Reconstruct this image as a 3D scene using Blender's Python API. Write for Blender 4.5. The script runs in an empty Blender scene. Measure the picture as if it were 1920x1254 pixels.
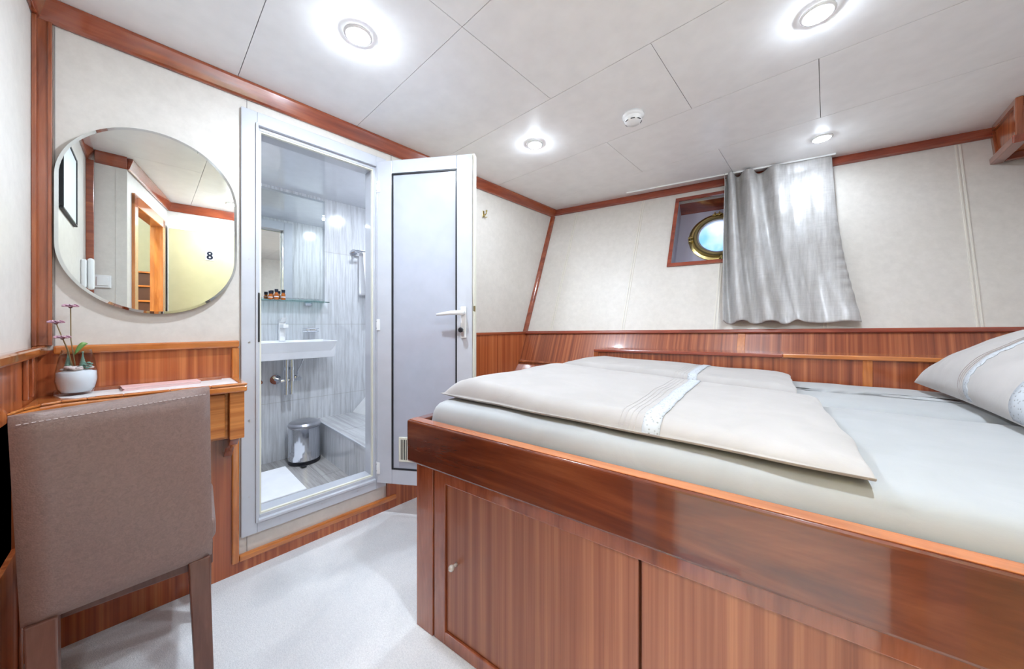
import bpy, bmesh, math, random
from mathutils import Vector, Matrix, noise
random.seed(7)
C = bpy.context.scene.collection
PI = math.pi

# ------------------------------------------------------------------ camera
TH = math.atan2(590, 635)
cam = bpy.data.cameras.new('camera'); cam.sensor_width = 36; cam.lens = 635/1920*36
cam.shift_y = -21/1920; cam.clip_start = 0.01
co = bpy.data.objects.new('camera', cam); C.objects.link(co)
co.location = (0, 0, 1.03); co.rotation_euler = (PI/2, 0, TH)
bpy.context.scene.camera = co

# ------------------------------------------------------------------ materials
def newmat(name):
    m = bpy.data.materials.new(name); m.use_nodes = True
    nt = m.node_tree; b = nt.nodes['Principled BSDF']
    return m, nt, b
def setp(b, **k):
    for n, v in k.items():
        n = n.replace('_', ' ')
        if n in b.inputs: b.inputs[n].default_value = v
def col(c):  # sRGB 0-255 -> linear
    return tuple(((x/255)/12.92 if x/255 <= .04045 else ((x/255+.055)/1.055)**2.4) for x in c) + (1,)
def nodes_map(nt, scale, rot=(0,0,0), loc=(0,0,0)):
    tc = nt.nodes.new('ShaderNodeTexCoord'); mp = nt.nodes.new('ShaderNodeMapping')
    mp.inputs['Scale'].default_value = scale; mp.inputs['Rotation'].default_value = rot; mp.inputs['Location'].default_value = loc
    nt.links.new(tc.outputs['Object'], mp.inputs['Vector'])
    return mp.outputs['Vector']
def nz(nt, vec, scale=1, detail=4, rough=.55, dist=0):
    n = nt.nodes.new('ShaderNodeTexNoise'); n.inputs['Scale'].default_value = scale
    n.inputs['Detail'].default_value = detail; n.inputs['Roughness'].default_value = rough; n.inputs['Distortion'].default_value = dist
    nt.links.new(vec, n.inputs['Vector']); return n.outputs['Fac']
def ramp(nt, fac, stops):
    r = nt.nodes.new('ShaderNodeValToRGB'); e = r.color_ramp.elements
    while len(e) < len(stops): e.new(.5)
    for i, (p, c) in enumerate(stops): e[i].position = p; e[i].color = c
    nt.links.new(fac, r.inputs['Fac']); return r.outputs['Color']
def mixc(nt, fac, a, b, mode='MIX'):
    m = nt.nodes.new('ShaderNodeMix'); m.data_type = 'RGBA'; m.blend_type = mode
    for v, i in ((fac, 0), (a, 6), (b, 7)):
        if hasattr(v, 'links'): nt.links.new(v, m.inputs[i])
        else: m.inputs[i].default_value = v
    return m.outputs[2]
def bump(nt, b, h, strength=.2, dist=.002):
    bp = nt.nodes.new('ShaderNodeBump'); bp.inputs['Strength'].default_value = strength; bp.inputs['Distance'].default_value = dist
    nt.links.new(h, bp.inputs['Height']); nt.links.new(bp.outputs['Normal'], b.inputs['Normal'])
def plain(name, c, rough=.5, metal=0, coat=0, **k):
    m, nt, b = newmat(name); setp(b, Base_Color=col(c), Roughness=rough, Metallic=metal, Coat_Weight=coat, Coat_Roughness=.05, **k)
    v = nodes_map(nt, (3, 3, 3)); f = nz(nt, v, 4, 3)
    cc = col(c); d = tuple(x*.94 for x in cc[:3]) + (1,)
    nt.links.new(ramp(nt, f, [(.3, d), (.7, cc)]), b.inputs['Base Color'])
    return m
def stripewood(name, dark, mid, light, axis='z', rz=0, freq=38, rough=.28, coat=.7, lean=False):
    m, nt, b = newmat(name)
    lo, hi = .55, freq
    sc = {'z': (hi, hi, lo), 'y': (hi, lo, hi), 'x': (lo, hi, hi)}[axis]
    if lean: sc = (hi, 1.2, lo)
    v = nodes_map(nt, sc, (0, 0, 0))
    if rz:
        tc = nt.nodes.new('ShaderNodeTexCoord'); r = nt.nodes.new('ShaderNodeVectorRotate'); r.rotation_type = 'Z_AXIS'
        r.inputs['Angle'].default_value = -rz; nt.links.new(tc.outputs['Object'], r.inputs['Vector'])
        mp = nt.nodes.new('ShaderNodeMapping'); mp.inputs['Scale'].default_value = sc; nt.links.new(r.outputs[0], mp.inputs['Vector']); v = mp.outputs['Vector']
    f = nz(nt, v, 1, 3, .5)
    f2 = nz(nt, v, 4.5, 3, .6)
    c1 = ramp(nt, f, [(.3, col(dark)), (.5, col(mid)), (.7, col(light))])
    c2 = ramp(nt, f2, [(.35, (.70, .64, .60, 1)), (.62, (1, 1, 1, 1))])
    nt.links.new(mixc(nt, .55, c1, c2, 'MULTIPLY'), b.inputs['Base Color'])
    setp(b, Roughness=rough, Coat_Weight=coat, Coat_Roughness=.06, Specular_IOR_Level=.5)
    return m
def figwood(name, dark, mid, light, axis='x', rz=0, rough=.22, coat=1.0, s=1.0, knots=False):
    m, nt, b = newmat(name)
    tc = nt.nodes.new('ShaderNodeTexCoord'); r = nt.nodes.new('ShaderNodeVectorRotate'); r.rotation_type = 'Z_AXIS'
    r.inputs['Angle'].default_value = -rz; nt.links.new(tc.outputs['Object'], r.inputs['Vector'])
    def mapped(lo, hi):
        mp = nt.nodes.new('ShaderNodeMapping'); mp.inputs['Scale'].default_value = {'x': (lo, hi, hi), 'y': (hi, lo, hi), 'z': (hi, hi, lo)}[axis]
        nt.links.new(r.outputs[0], mp.inputs['Vector']); return mp.outputs['Vector']
    f = nz(nt, mapped(1.6*s, 9*s), 1, 5, .55, 1.6)
    f2 = nz(nt, mapped(6*s, 130*s), 1, 3, .6, .3)
    fw = nz(nt, mapped(1.2*s, 5*s), 1, 2, .5, .8)
    w = nt.nodes.new('ShaderNodeMath'); w.operation = 'MULTIPLY'; w.inputs[1].default_value = 55; nt.links.new(fw, w.inputs[0])
    sn = nt.nodes.new('ShaderNodeMath'); sn.operation = 'SINE'; nt.links.new(w.outputs[0], sn.inputs[0])
    c1 = ramp(nt, f, [(.3, col(dark)), (.5, col(mid)), (.72, col(light))])
    c2 = ramp(nt, f2, [(.35, (.72, .66, .62, 1)), (.65, (1, 1, 1, 1))])
    c3 = ramp(nt, sn.outputs[0], [(0, (.84, .8, .78, 1)), (.6, (1, 1, 1, 1))])
    o = mixc(nt, .6, c1, c2, 'MULTIPLY'); o = mixc(nt, .5, o, c3, 'MULTIPLY')
    nt.links.new(o, b.inputs['Base Color'])
    setp(b, Roughness=rough, Coat_Weight=coat, Coat_Roughness=.04)
    return m

M = {}
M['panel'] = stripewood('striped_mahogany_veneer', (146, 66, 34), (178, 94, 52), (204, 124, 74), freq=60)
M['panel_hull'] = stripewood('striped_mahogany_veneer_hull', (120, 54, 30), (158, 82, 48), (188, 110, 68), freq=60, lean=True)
M['panel_bed'] = stripewood('striped_sapele_veneer', (134, 76, 54), (156, 96, 70), (178, 118, 86), freq=55, rz=.136, rough=.4, coat=.35)
M['frame_bed'] = figwood('sapele_bed_frame', (136, 68, 42), (162, 88, 56), (182, 108, 70), axis='z', rz=.136)
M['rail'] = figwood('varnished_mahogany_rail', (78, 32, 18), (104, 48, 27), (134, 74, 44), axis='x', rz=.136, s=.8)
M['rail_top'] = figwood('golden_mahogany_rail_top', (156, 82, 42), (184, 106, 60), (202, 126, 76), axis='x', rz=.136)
M['trim_y'] = figwood('reddish_mahogany_moulding', (124, 52, 30), (152, 72, 44), (172, 92, 56), axis='y')
M['trim_x'] = figwood('reddish_mahogany_moulding_across', (122, 50, 34), (152, 68, 46), (172, 88, 60), axis='x', rz=.2)
M['post'] = figwood('mahogany_post', (128, 62, 34), (160, 86, 50), (184, 108, 66), axis='z')
M['orange_y'] = figwood('golden_teak_moulding', (176, 96, 42), (204, 122, 58), (220, 142, 76), axis='y')
M['orange_z'] = figwood('golden_teak_upright', (176, 96, 42), (204, 122, 58), (220, 142, 76), axis='z')
M['orange_x'] = figwood('golden_teak_strip', (170, 92, 44), (198, 118, 60), (216, 138, 76), axis='x', rz=.136)
M['apron'] = stripewood('golden_striped_drawer_front', (168, 92, 40), (200, 122, 60), (218, 144, 78), axis='y', freq=45)
M['legwood'] = figwood('brown_stained_beech', (92, 58, 48), (110, 74, 62), (124, 86, 72), axis='z', rough=.4, coat=.3)

def vinyl():
    m, nt, b = newmat('cream_vinyl_wall')
    v = nodes_map(nt, (1, 1, 1)); f = nz(nt, v, 28, 5, .7); g = nz(nt, v, 3, 2)
    c = ramp(nt, f, [(.3, col((206, 200, 193))), (.7, col((216, 210, 203)))])
    c2 = ramp(nt, g, [(.3, (.97, .965, .95, 1)), (.7, (1, 1, 1, 1))])
    nt.links.new(mixc(nt, 1, c, c2, 'MULTIPLY'), b.inputs['Base Color']); setp(b, Roughness=.45)
    bump(nt, b, f, .08, .001); return m
M['vinyl'] = vinyl()
M['ceil'] = plain('white_ceiling_panel', (247, 246, 246), .35)
M['gap'] = plain('grey_joint', (150, 146, 142), .9)
M['bead'] = plain('cream_joint_bead', (222, 216, 204), .4)
M['alu'] = plain('white_coated_aluminium', (198, 201, 209), .22, coat=.5)
M['leafpanel'] = plain('pale_grey_blue_door_panel', (184, 188, 201), .2, coat=.6)
M['gasket'] = plain('black_rubber', (24, 24, 30), .5)
M['seal'] = plain('cream_rubber_seal', (226, 224, 208), .6)
M['white'] = plain('white_plastic', (238, 238, 238), .25, coat=.3)
M['porc'] = plain('white_porcelain', (240, 241, 246), .08, coat=1)
M['chrome'] = plain('chrome', (220, 222, 228), .08, 1)
M['steel'] = plain('brushed_steel', (190, 190, 196), .28, 1)
M['brass'] = plain('aged_brass', (186, 168, 112), .3, 1)
M['brassdull'] = plain('dull_brass', (150, 134, 92), .4, .8)
M['dark'] = plain('dark_plastic_and_recess_shade', (20, 20, 28), .4)
M['navy'] = plain('navy_plastic_cap', (24, 28, 44), .3)
M['bathceil'] = plain('glossy_white_ceiling_panel', (224, 226, 234), .06, coat=1)
M['niche'] = plain('grey_white_niche_lining', (176, 172, 188), .4)
M['yellow'] = plain('pale_cream_cabin_door', (198, 190, 150), .4)
M['corr'] = plain('pale_corridor_paint', (222, 216, 180), .6)
M['paper'] = plain('pale_picture_paper', (206, 212, 216), .5)
M['stairdark'] = plain('dark_stair_riser', (84, 48, 34), .5)
M['soap'] = plain('cream_soap', (232, 224, 214), .4)
M['sand'] = plain('white_sand', (232, 230, 228), .9)
M['shell'] = plain('pale_pebbles', (226, 206, 196), .7)
M['fakegreen'] = plain('frosted_green_fir', (120, 150, 130), .7)
M['leaf'] = plain('leaf_green', (112, 150, 78), .5)
M['stem'] = plain('brown_green_stem', (132, 112, 76), .6)
M['petal'] = plain('dusty_pink_petals', (206, 166, 184), .6)
M['flowerc'] = plain('brown_flower_centre', (96, 64, 58), .8)
M['pink'] = plain('pink_notebook_cover', (236, 196, 194), .4)
M['pinklight'] = plain('pale_pink_page_block', (244, 222, 218), .5)
M['inlay'] = plain('white_desk_inlay', (228, 224, 222), .35)
M['pearl'] = plain('pearl_knob', (206, 202, 196), .2, .3, coat=1)

def carpet():
    m, nt, b = newmat('pale_grey_carpet')
    v = nodes_map(nt, (1, 1, 1)); f = nz(nt, v, 260, 3, .8); g = nz(nt, v, 2.2, 3, .5, 1.2)
    c = ramp(nt, f, [(.3, col((214, 215, 217))), (.7, col((246, 246, 246)))])
    c2 = ramp(nt, g, [(.42, (.90, .91, .92, 1)), (.58, (1, 1, 1, 1))])
    nt.links.new(mixc(nt, 1, c, c2, 'MULTIPLY'), b.inputs['Base Color']); setp(b, Roughness=1, Sheen_Weight=.3)
    bump(nt, b, f, .8, .004); return m
M['carpet'] = carpet()
def tile(name, brick=True, lightc=(214, 216, 222), darkc=(150, 150, 152), grain='z'):
    m, nt, b = newmat(name)
    s = {'z': (60, 60, 3), 'x': (1.6, 30, 30)}[grain]
    v = nodes_map(nt, s); f = nz(nt, v, 1, 6, .7, .1); s2 = tuple(a*2.2 for a in s); v2 = nodes_map(nt, s2, loc=(3, 1, 5)); g = nz(nt, v2, .8, 6, .8, .3)
    big = nz(nt, nodes_map(nt, (2, 2, .8)), 1.5, 3)
    c = ramp(nt, f, [(.32, col(darkc)), (.55, col(lightc)), (.75, col(tuple(min(255, a+12) for a in lightc)))])
    c2 = ramp(nt, g, [(.3, (.6, .6, .6, 1)), (.38, (1, 1, 1, 1))])
    c3 = ramp(nt, big, [(.3, (.88, .88, .88, 1)), (.7, (1, 1, 1, 1))])
    o = mixc(nt, .8, c, c2, 'MULTIPLY'); o = mixc(nt, 1, o, c3, 'MULTIPLY')
    nt.links.new(o, b.inputs['Base Color']); setp(b, Roughness=.16, Coat_Weight=.5)
    return m
M['tile'] = tile('grey_travertine_wall_tile', lightc=(222, 224, 228), darkc=(188, 189, 192))
M['steptile'] = tile('grey_travertine_step_tile', lightc=(210, 210, 212), darkc=(176, 175, 176), grain='x')
M['floortile'] = tile('grey_wood_look_floor_tile', lightc=(188, 184, 182), darkc=(148, 143, 141), grain='x')
M['grout'] = plain('grey_grout', (176, 174, 172), .8)

def leather():
    m, nt, b = newmat('taupe_leather')
    v = nodes_map(nt, (1, 1, 1)); f = nz(nt, v, 120, 5, .6, 1.2)
    vo = nt.nodes.new('ShaderNodeTexVoronoi'); vo.inputs['Scale'].default_value = 300; nt.links.new(v, vo.inputs['Vector'])
    c = ramp(nt, f, [(.3, col((120, 98, 91))), (.7, col((138, 115, 107)))])
    nt.links.new(c, b.inputs['Base Color']); setp(b, Roughness=.38, Specular_IOR_Level=.6)
    bump(nt, b, vo.outputs['Distance'], .25, .0008); return m
M['leather'] = leather()
def cloth(name, c1, c2, rough=.8, wr=.25):
    m, nt, b = newmat(name)
    v = nodes_map(nt, (1, 1, 1)); f = nz(nt, v, 9, 4, .5, .8); g = nz(nt, v, 400, 2)
    nt.links.new(ramp(nt, f, [(.3, col(c1)), (.7, col(c2))]), b.inputs['Base Color'])
    setp(b, Roughness=rough, Sheen_Weight=.25)
    a = nt.nodes.new('ShaderNodeMath'); a.operation = 'MULTIPLY_ADD'; a.inputs[1].default_value = .04
    nt.links.new(g, a.inputs[0]); nt.links.new(f, a.inputs[2]); bump(nt, b, a.outputs[0], wr, .01)
    return m
M['cotton'] = cloth('beige_cotton_cover', (160, 154, 151), (168, 162, 159))
M['sheet'] = cloth('white_fitted_sheet', (156, 157, 158), (163, 164, 165), .8, .15)
def lace():
    m, nt, b = newmat('white_lace')
    vo = nt.nodes.new('ShaderNodeTexVoronoi'); vo.inputs['Scale'].default_value = 120; nt.links.new(nodes_map(nt, (1, 1, 1)), vo.inputs['Vector'])
    nt.links.new(ramp(nt, vo.outputs['Distance'], [(.12, col((132, 130, 128))), (.34, col((178, 181, 186)))]), b.inputs['Base Color'])
    setp(b, Roughness=.8); bump(nt, b, vo.outputs['Distance'], .4, .001); return m
M['lace'] = lace()
M['towel'] = cloth('white_terry', (242, 242, 246), (250, 250, 252), .95, .3)
M['greyband'] = cloth('grey_ribbon', (140, 128, 124), (160, 148, 142))
def linen():
    m, nt, b = newmat('silvery_linen_curtain')
    f = nz(nt, nodes_map(nt, (70, 5, 5)), 1, 5, .7, .2); g = nz(nt, nodes_map(nt, (9, 3, 4)), 1, 4, .6, .5)
    h = nz(nt, nodes_map(nt, (14, 4, 260)), 1, 3, .6)
    c = ramp(nt, f, [(.3, col((168, 165, 163))), (.7, col((196, 194, 193)))])
    c2 = ramp(nt, g, [(.4, (.86, .84, .82, 1)), (.6, (1.0, 1.0, 1.0, 1))])
    c3 = ramp(nt, h, [(.35, (.86, .86, .86, 1)), (.65, (1, 1, 1, 1))])
    o = mixc(nt, 1, c, c2, 'MULTIPLY'); o = mixc(nt, .7, o, c3, 'MULTIPLY')
    nt.links.new(o, b.inputs['Base Color'])
    nt.links.new(ramp(nt, g, [(.4, (.62, .62, .62, 1)), (.6, (.36, .36, .36, 1))]), b.inputs['Roughness'])
    setp(b, Metallic=.12, Sheen_Weight=.3); return m
M['linen'] = linen()
def glass(name, c=(1, 1, 1, 1), rough=0, ior=1.45):
    m, nt, b = newmat(name); setp(b, Base_Color=c, Transmission_Weight=1.0, Roughness=rough, IOR=ior); return m
M['glass'] = glass('clear_glass'); M['vaseglass'] = None
def thinglass():
    m = bpy.data.materials.new('thin_vase_glass'); m.use_nodes = True; nt = m.node_tree; nt.nodes.clear()
    t = nt.nodes.new('ShaderNodeBsdfTransparent'); g_ = nt.nodes.new('ShaderNodeBsdfGlossy'); g_.inputs['Roughness'].default_value = .02
    t.inputs['Color'].default_value = (.93, .95, .97, 1)
    fw = nt.nodes.new('ShaderNodeLayerWeight'); fw.inputs['Blend'].default_value = .5; lw = nt.nodes.new('ShaderNodeMath'); lw.operation = 'POWER'; lw.inputs[1].default_value = 4; nt.links.new(fw.outputs['Facing'], lw.inputs[0]); mx = nt.nodes.new('ShaderNodeMixShader'); o = nt.nodes.new('ShaderNodeOutputMaterial')
    nt.links.new(lw.outputs[0], mx.inputs[0]); nt.links.new(t.outputs[0], mx.inputs[1]); nt.links.new(g_.outputs[0], mx.inputs[2]); nt.links.new(mx.outputs[0], o.inputs[0]); return m
M['vaseglass'] = thinglass()
M['greenglass'] = glass('green_edge_shelf_glass', (.62, .88, .84, 1))
M['amber'] = plain('amber_bottle', (176, 92, 24), .12, coat=1)
def mirror(name, c):
    m, nt, b = newmat(name); setp(b, Base_Color=c, Metallic=1, Roughness=0); return m
M['mirror'] = mirror('mirror_glass', (.83, .86, .83, 1))
M['mirrorb'] = mirror('mirror_bevel', (.72, .75, .74, 1))
def emit(name, c, s):
    m = bpy.data.materials.new(name); m.use_nodes = True; nt = m.node_tree; nt.nodes.clear()
    e = nt.nodes.new('ShaderNodeEmission'); o = nt.nodes.new('ShaderNodeOutputMaterial')
    e.inputs['Color'].default_value = c; e.inputs['Strength'].default_value = s
    nt.links.new(e.outputs[0], o.inputs[0]); return m
M['lamp'] = emit('lit_spotlight_lens', (.77, .88, 1, 1), 660)
M['lampmid'] = emit('lit_spotlight_lens_over_bed', (.77, .88, 1, 1), 400)
M['lampdim'] = emit('lit_spotlight_lens_by_hull', (.77, .88, 1, 1), 120)
M['lampb'] = emit('lit_bathroom_spotlight_lens', (.82, .90, 1, 1), 240)
M['fillc'] = emit('corridor_fill_glow', (.92, .95, 1, 1), 130)  # glow of the added corridor fill lights

# ------------------------------------------------------------------ mesh helpers
def B(): return bmesh.new()
def hexa(bm, p):  # 8 points: bottom 4 ccw, top 4 ccw
    v = [bm.verts.new(q) for q in p]
    for f in ((3, 2, 1, 0), (4, 5, 6, 7), (0, 1, 5, 4), (1, 2, 6, 5), (2, 3, 7, 6), (3, 0, 4, 7)): bm.faces.new([v[i] for i in f])
    return bm
def box(bm, x0, x1, y0, y1, z0, z1):
    return hexa(bm, [(x0, y0, z0), (x1, y0, z0), (x1, y1, z0), (x0, y1, z0), (x0, y0, z1), (x1, y0, z1), (x1, y1, z1), (x0, y1, z1)])
def obox(bm, o, e, s0, s1, t0, t1, z0, z1):
    """box in a plan frame: o origin, e unit direction; s along e, t along left normal"""
    n = (-e[1], e[0])
    P = lambda s, t, z: (o[0]+e[0]*s+n[0]*t, o[1]+e[1]*s+n[1]*t, z)
    return hexa(bm, [P(s0, t0, z0), P(s1, t0, z0), P(s1, t1, z0), P(s0, t1, z0), P(s0, t0, z1), P(s1, t0, z1), P(s1, t1, z1), P(s0, t1, z1)])
def slab(bm, q, d):  # quad q pushed along vector d
    q = [Vector(a) for a in q]; d = Vector(d)
    return hexa(bm, q + [a+d for a in q])
def prism(bm, poly, z0, z1, plane='xy'):
    def P(a, b, c): return {'xy': (a, b, c), 'yz': (c, a, b), 'xz': (a, c, b)}[plane]
    lo = [bm.verts.new(P(a, b, z0)) for a, b in poly]; hi = [bm.verts.new(P(a, b, z1)) for a, b in poly]
    bm.faces.new(lo[::-1]); bm.faces.new(hi)
    n = len(poly)
    for i in range(n): bm.faces.new((lo[i], lo[(i+1) % n], hi[(i+1) % n], hi[i]))
    return bm
def basis(d):
    d = Vector(d).normalized(); a = Vector((0, 0, 1)) if abs(d.z) < .9 else Vector((1, 0, 0))
    u = d.cross(a).normalized(); return u, d.cross(u).normalized(), d
def lathe(bm, prof, c, d=(0, 0, 1), n=32, closed=False):
    """prof list of (r, h)"""
    u, v, w = basis(d); c = Vector(c); rings = []
    for r, h in prof:
        if r < 1e-6: rings.append([bm.verts.new(c+w*h)])
        else: rings.append([bm.verts.new(c+w*h+(u*math.cos(2*PI*i/n)+v*math.sin(2*PI*i/n))*r) for i in range(n)])
    pr = list(zip(rings, rings[1:])) + ([(rings[-1], rings[0])] if closed else [])
    for a, b in pr:
        for i in range(n):
            j = (i+1) % n
            if len(a) == 1 and len(b) == 1: continue
            if len(a) == 1: bm.faces.new((a[0], b[i], b[j]))
            elif len(b) == 1: bm.faces.new((a[i], b[0], a[j]))
            else: bm.faces.new((a[i], b[i], b[j], a[j]))
    return bm
def cyl(bm, c, r, h, d=(0, 0, 1), n=24): return lathe(bm, [(0, 0), (r, 0), (r, h), (0, h)], c, d, n)
def ball(bm, c, r, sc=(1, 1, 1), n=12):
    m = Matrix.Translation(c) @ Matrix.Diagonal((*sc, 1)); bmesh.ops.create_uvsphere(bm, u_segments=n*2, v_segments=n, radius=r, matrix=m); return bm
def tube(bm, pts, r, n=10):
    pts = [Vector(p) for p in pts]; rings = []
    for i, p in enumerate(pts):
        d = (pts[min(i+1, len(pts)-1)] - pts[max(i-1, 0)]).normalized()
        u, v, _ = basis(d) if i == 0 else (None, None, None)
        if i: u = (lastu - d*lastu.dot(d)).normalized(); v = d.cross(u)
        lastu = u; rr = r[i] if isinstance(r, (list, tuple)) else r
        rings.append([bm.verts.new(p+(u*math.cos(2*PI*k/n)+v*math.sin(2*PI*k/n))*rr) for k in range(n)])
    for a, b in zip(rings, rings[1:]):
        for k in range(n): bm.faces.new((a[k], a[(k+1) % n], b[(k+1) % n], b[k]))
    bm.faces.new(rings[0][::-1]); bm.faces.new(rings[-1]); return bm
def link(name, bm, mat, parent=None, bev=0, smooth=False, seg=2, sub=0, mats=None):
    bmesh.ops.recalc_face_normals(bm, faces=bm.faces[:])
    if parent is not None:
        o = Vector((0, 0, 0)); q = parent
        while q is not None: o += Vector(q.location); q = q.parent
        loc = Vector((0, 0, 0))
    else:
        xs = [v.co for v in bm.verts]
        o = Vector(((min(v.x for v in xs)+max(v.x for v in xs))/2, (min(v.y for v in xs)+max(v.y for v in xs))/2, min(v.z for v in xs))); loc = o
    bmesh.ops.translate(bm, verts=bm.verts[:], vec=-o)
    me = bpy.data.meshes.new(name); bm.to_mesh(me); bm.free()
    for m in (mats or [mat]): me.materials.append(m)
    if smooth:
        for p in me.polygons: p.use_smooth = True
    ob = bpy.data.objects.new(name, me); C.objects.link(ob); ob.location = loc
    if parent is not None: ob.parent = parent
    if bev:
        md = ob.modifiers.new('bevel', 'BEVEL'); md.width = bev; md.segments = seg; md.limit_method = 'ANGLE'; md.angle_limit = math.radians(40)
    if sub:
        md = ob.modifiers.new('subsurf', 'SUBSURF'); md.levels = sub; md.render_levels = sub
    return ob
def thing(name, loc, label, cat, group=None):
    o = bpy.data.objects.new(name, None); C.objects.link(o); o.location = loc; o.empty_display_size = .05
    o['label'] = label; o['category'] = cat
    if group: o['group'] = group
    return o
def tag(o, label, cat, group=None):
    o['label'] = label; o['category'] = cat
    if group: o['group'] = group
    return o
def struct(o, label=None, cat=None):
    o['kind'] = 'structure'
    if label: o['label'] = label
    if cat: o['category'] = cat
    return o
def sempty(name, loc, label, cat):
    o = bpy.data.objects.new(name, None); C.objects.link(o); o.location = loc; o.empty_display_size = .05
    return struct(o, label, cat)

W = -1.79; ZC = 2.04; YL = -.24
def yh(x, z): return 2.085 + .2043*(x+1.79) + .375*(z-.961)
HN = Vector((.188, -.92, .345)).normalized()
def hp(x, z, off=0): return Vector((x, yh(x, z), z)) + HN*off
def zr(x): return .961 + .02*(x+1.79)      # top of the far wall panelling
BD = (.991, .135)                          # bed direction in plan
BN = (-.135, .991)

# ------------------------------------------------------------------ floor & ceiling
bm = B(); prism(bm, [(-1.8, -.26), (-.35, -.26), (-.35, -.1), (.5, .1), (1.1, .1), (1.1, 2.75), (-1.8, 2.2)], -.03, 0)
struct(link('floor', bm, M['carpet']), 'pale grey cut-pile carpet on the cabin floor', 'floor')
# ceiling: separate panels with fine joints
bm = B()
Yb = [-.30, .252, .73, 1.235, 1.745, 2.25, 3.1]; g = .0011
rows = [[-1.9, -.46, 1.2], [-1.9, -.91, -.02, 1.2], [-1.9, -.91, .43, 1.2], [-1.9, -.465, .86, 1.2], [-1.9, -.9, -.022, 1.2], [-1.9, -.459, .86, 1.2]]
for i, xs in enumerate(rows):
    for a, b_ in zip(xs, xs[1:]):
        box(bm, a+g, b_-g, Yb[i]+g, Yb[i+1]-g, ZC, ZC+.012)
box(bm, -1.9, 1.2, -.3, 3.1, ZC+.016, ZC+.04)
for f in bm.faces: f.material_index = 1 if f.calc_center_median().z > ZC+.0155 else 0
struct(link('ceiling', bm, None, mats=[M['ceil'], M['gap']]), 'white ceiling of staggered rectangular panels', 'ceiling')

# ------------------------------------------------------------------ door wall (left)
bm = B()
x0, x1 = -1.83, W
box(bm, x0, x1, YL-.04, .305, 0, ZC); box(bm, x0, x1, .845, 2.6, 0, ZC)
box(bm, x0, x1, .305, .845, 0, .18); box(bm, x0, x1, .305, .845, 1.885, ZC)
for y in (-.2, .285, .93): box(bm, W, W+.0015, y-.0012, y+.0012, .0, 1.98)
for f in bm.faces:
    if len(f.verts) == 4 and f.calc_area() < .01 and f.calc_center_median().x > W+.0002: f.material_index = 1
struct(link('wall_left', bm, None, mats=[M['vinyl'], M['gap']]), 'cream vinyl wall with the bathroom doorway', 'wall')

def panel(name, bm_panel, mat, label, cat='wall panelling'):
    o = link(name, bm_panel, mat, bev=0); return struct(o, label, cat)
# wainscot above/below the desk
bm = B(); box(bm, W, W+.012, YL, .24, 0, .945); box(bm, W, W+.012, .24, .93, 0, .046)
p = panel('trim_1', bm, M['panel'], 'striped mahogany panelling behind the desk and under the bathroom door')
bm = B(); box(bm, W, W+.03, -.2, .257, .932, .96); link('top_rail', bm, M['orange_y'], p, .006)
bm = B(); box(bm, W+.001, W+.024, .233, .257, .046, .932); link('end_stile', bm, M['orange_z'], p, .005)
bm = B(); box(bm, W, W+.024, .257, .952, .046, .072); link('bottom_rail', bm, M['orange_y'], p, .006)
# wainscot right of the door
bm = B(); box(bm, W, W+.012, .952, 2.07, 0, .945)
p = panel('trim_2', bm, M['panel'], 'striped mahogany panelling beside the open bathroom door')
bm = B(); box(bm, W, W+.02, .90, 2.09, .945, .965); link('top_rail', bm, M['trim_y'], p, .004)
bm = B(); box(bm, W, W+.013, .90, .952, 0, .945); link('end_stile', bm, M['panel'], p)
# cornices
def cornice(name, a, b_, mat, label, h=.07, d=.028, sgn=1):
    """along a->b, room on the left-hand side * sgn"""
    a = Vector((*a, 0)); b_ = Vector((*b_, 0)); e = (b_-a).normalized(); n = Vector((-e.y, e.x, 0))*sgn
    bm = B(); pr = [(0, ZC-h), (d*.35, ZC-h), (d*.5, ZC-h+.008), (d, ZC-.012), (d, ZC-.0005), (0, ZC-.0005)]
    A = [bm.verts.new(a+n*t+Vector((0, 0, z))) for t, z in pr]; D = [bm.verts.new(b_+n*t+Vector((0, 0, z))) for t, z in pr]
    bm.faces.new(A); bm.faces.new(D[::-1])
    for i in range(len(pr)): j = (i+1) % len(pr); bm.faces.new((A[i], D[i], D[j], A[j]))
    return struct(link(name, bm, mat, bev=.002), label, 'cornice')
cornice('trim_3', (W, YL), (W, 2.47), M['trim_y'], 'reddish mahogany cornice above the bathroom door', sgn=-1, d=.03)
# corner post beside the desk
bm = B(); box(bm, W, W+.012, YL+.001, -.21, .96, ZC-.07); box(bm, W+.001, W+.016, -.212, -.203, .96, ZC-.07)
box(bm, W+.002, W+.030, YL+.0005, YL+.010, .96, ZC-.07)
struct(link('trim_4', bm, M['post'], bev=.002), 'mahogany corner post beside the round-ended mirror', 'corner post')

# ------------------------------------------------------------------ near wall (behind desk's left end)
bm = B(); box(bm, W, -1.545, YL-.04, YL, 0, .46); box(bm, W, -1.545, YL-.04, YL, .46, ZC)
box(bm, -1.545, -.36, YL-.04, YL, .79, ZC); box(bm, -1.545, -.36, YL-.04, YL, 0, .445); box(bm, -1.2, -.36, YL-.04, YL, .445, .79)
struct(link('wall_near', bm, M['vinyl']), 'cream wall at the left end of the desk', 'wall')
bm = B()
box(bm, W+.012, -1.547, YL, YL+.010, 0, .945); box(bm, -1.547, -.45, YL, YL+.010, .79, .945); box(bm, -1.547, -.45, YL, YL+.010, 0, .444)
box(bm, -1.2, -.45, YL, YL+.010, .444, .79)
p = panel('trim_5', bm, M['panel'], 'striped mahogany panelling on the wall at the left end of the desk')
bm = B(); box(bm, W, -.45, YL, YL+.028, .932, .96); link('top_rail', bm, M['orange_x'], p, .006)
bm = B()
for x in (-1.665, -1.60): box(bm, x, x+.012, YL+.010, YL+.020, .82, .932)
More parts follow.
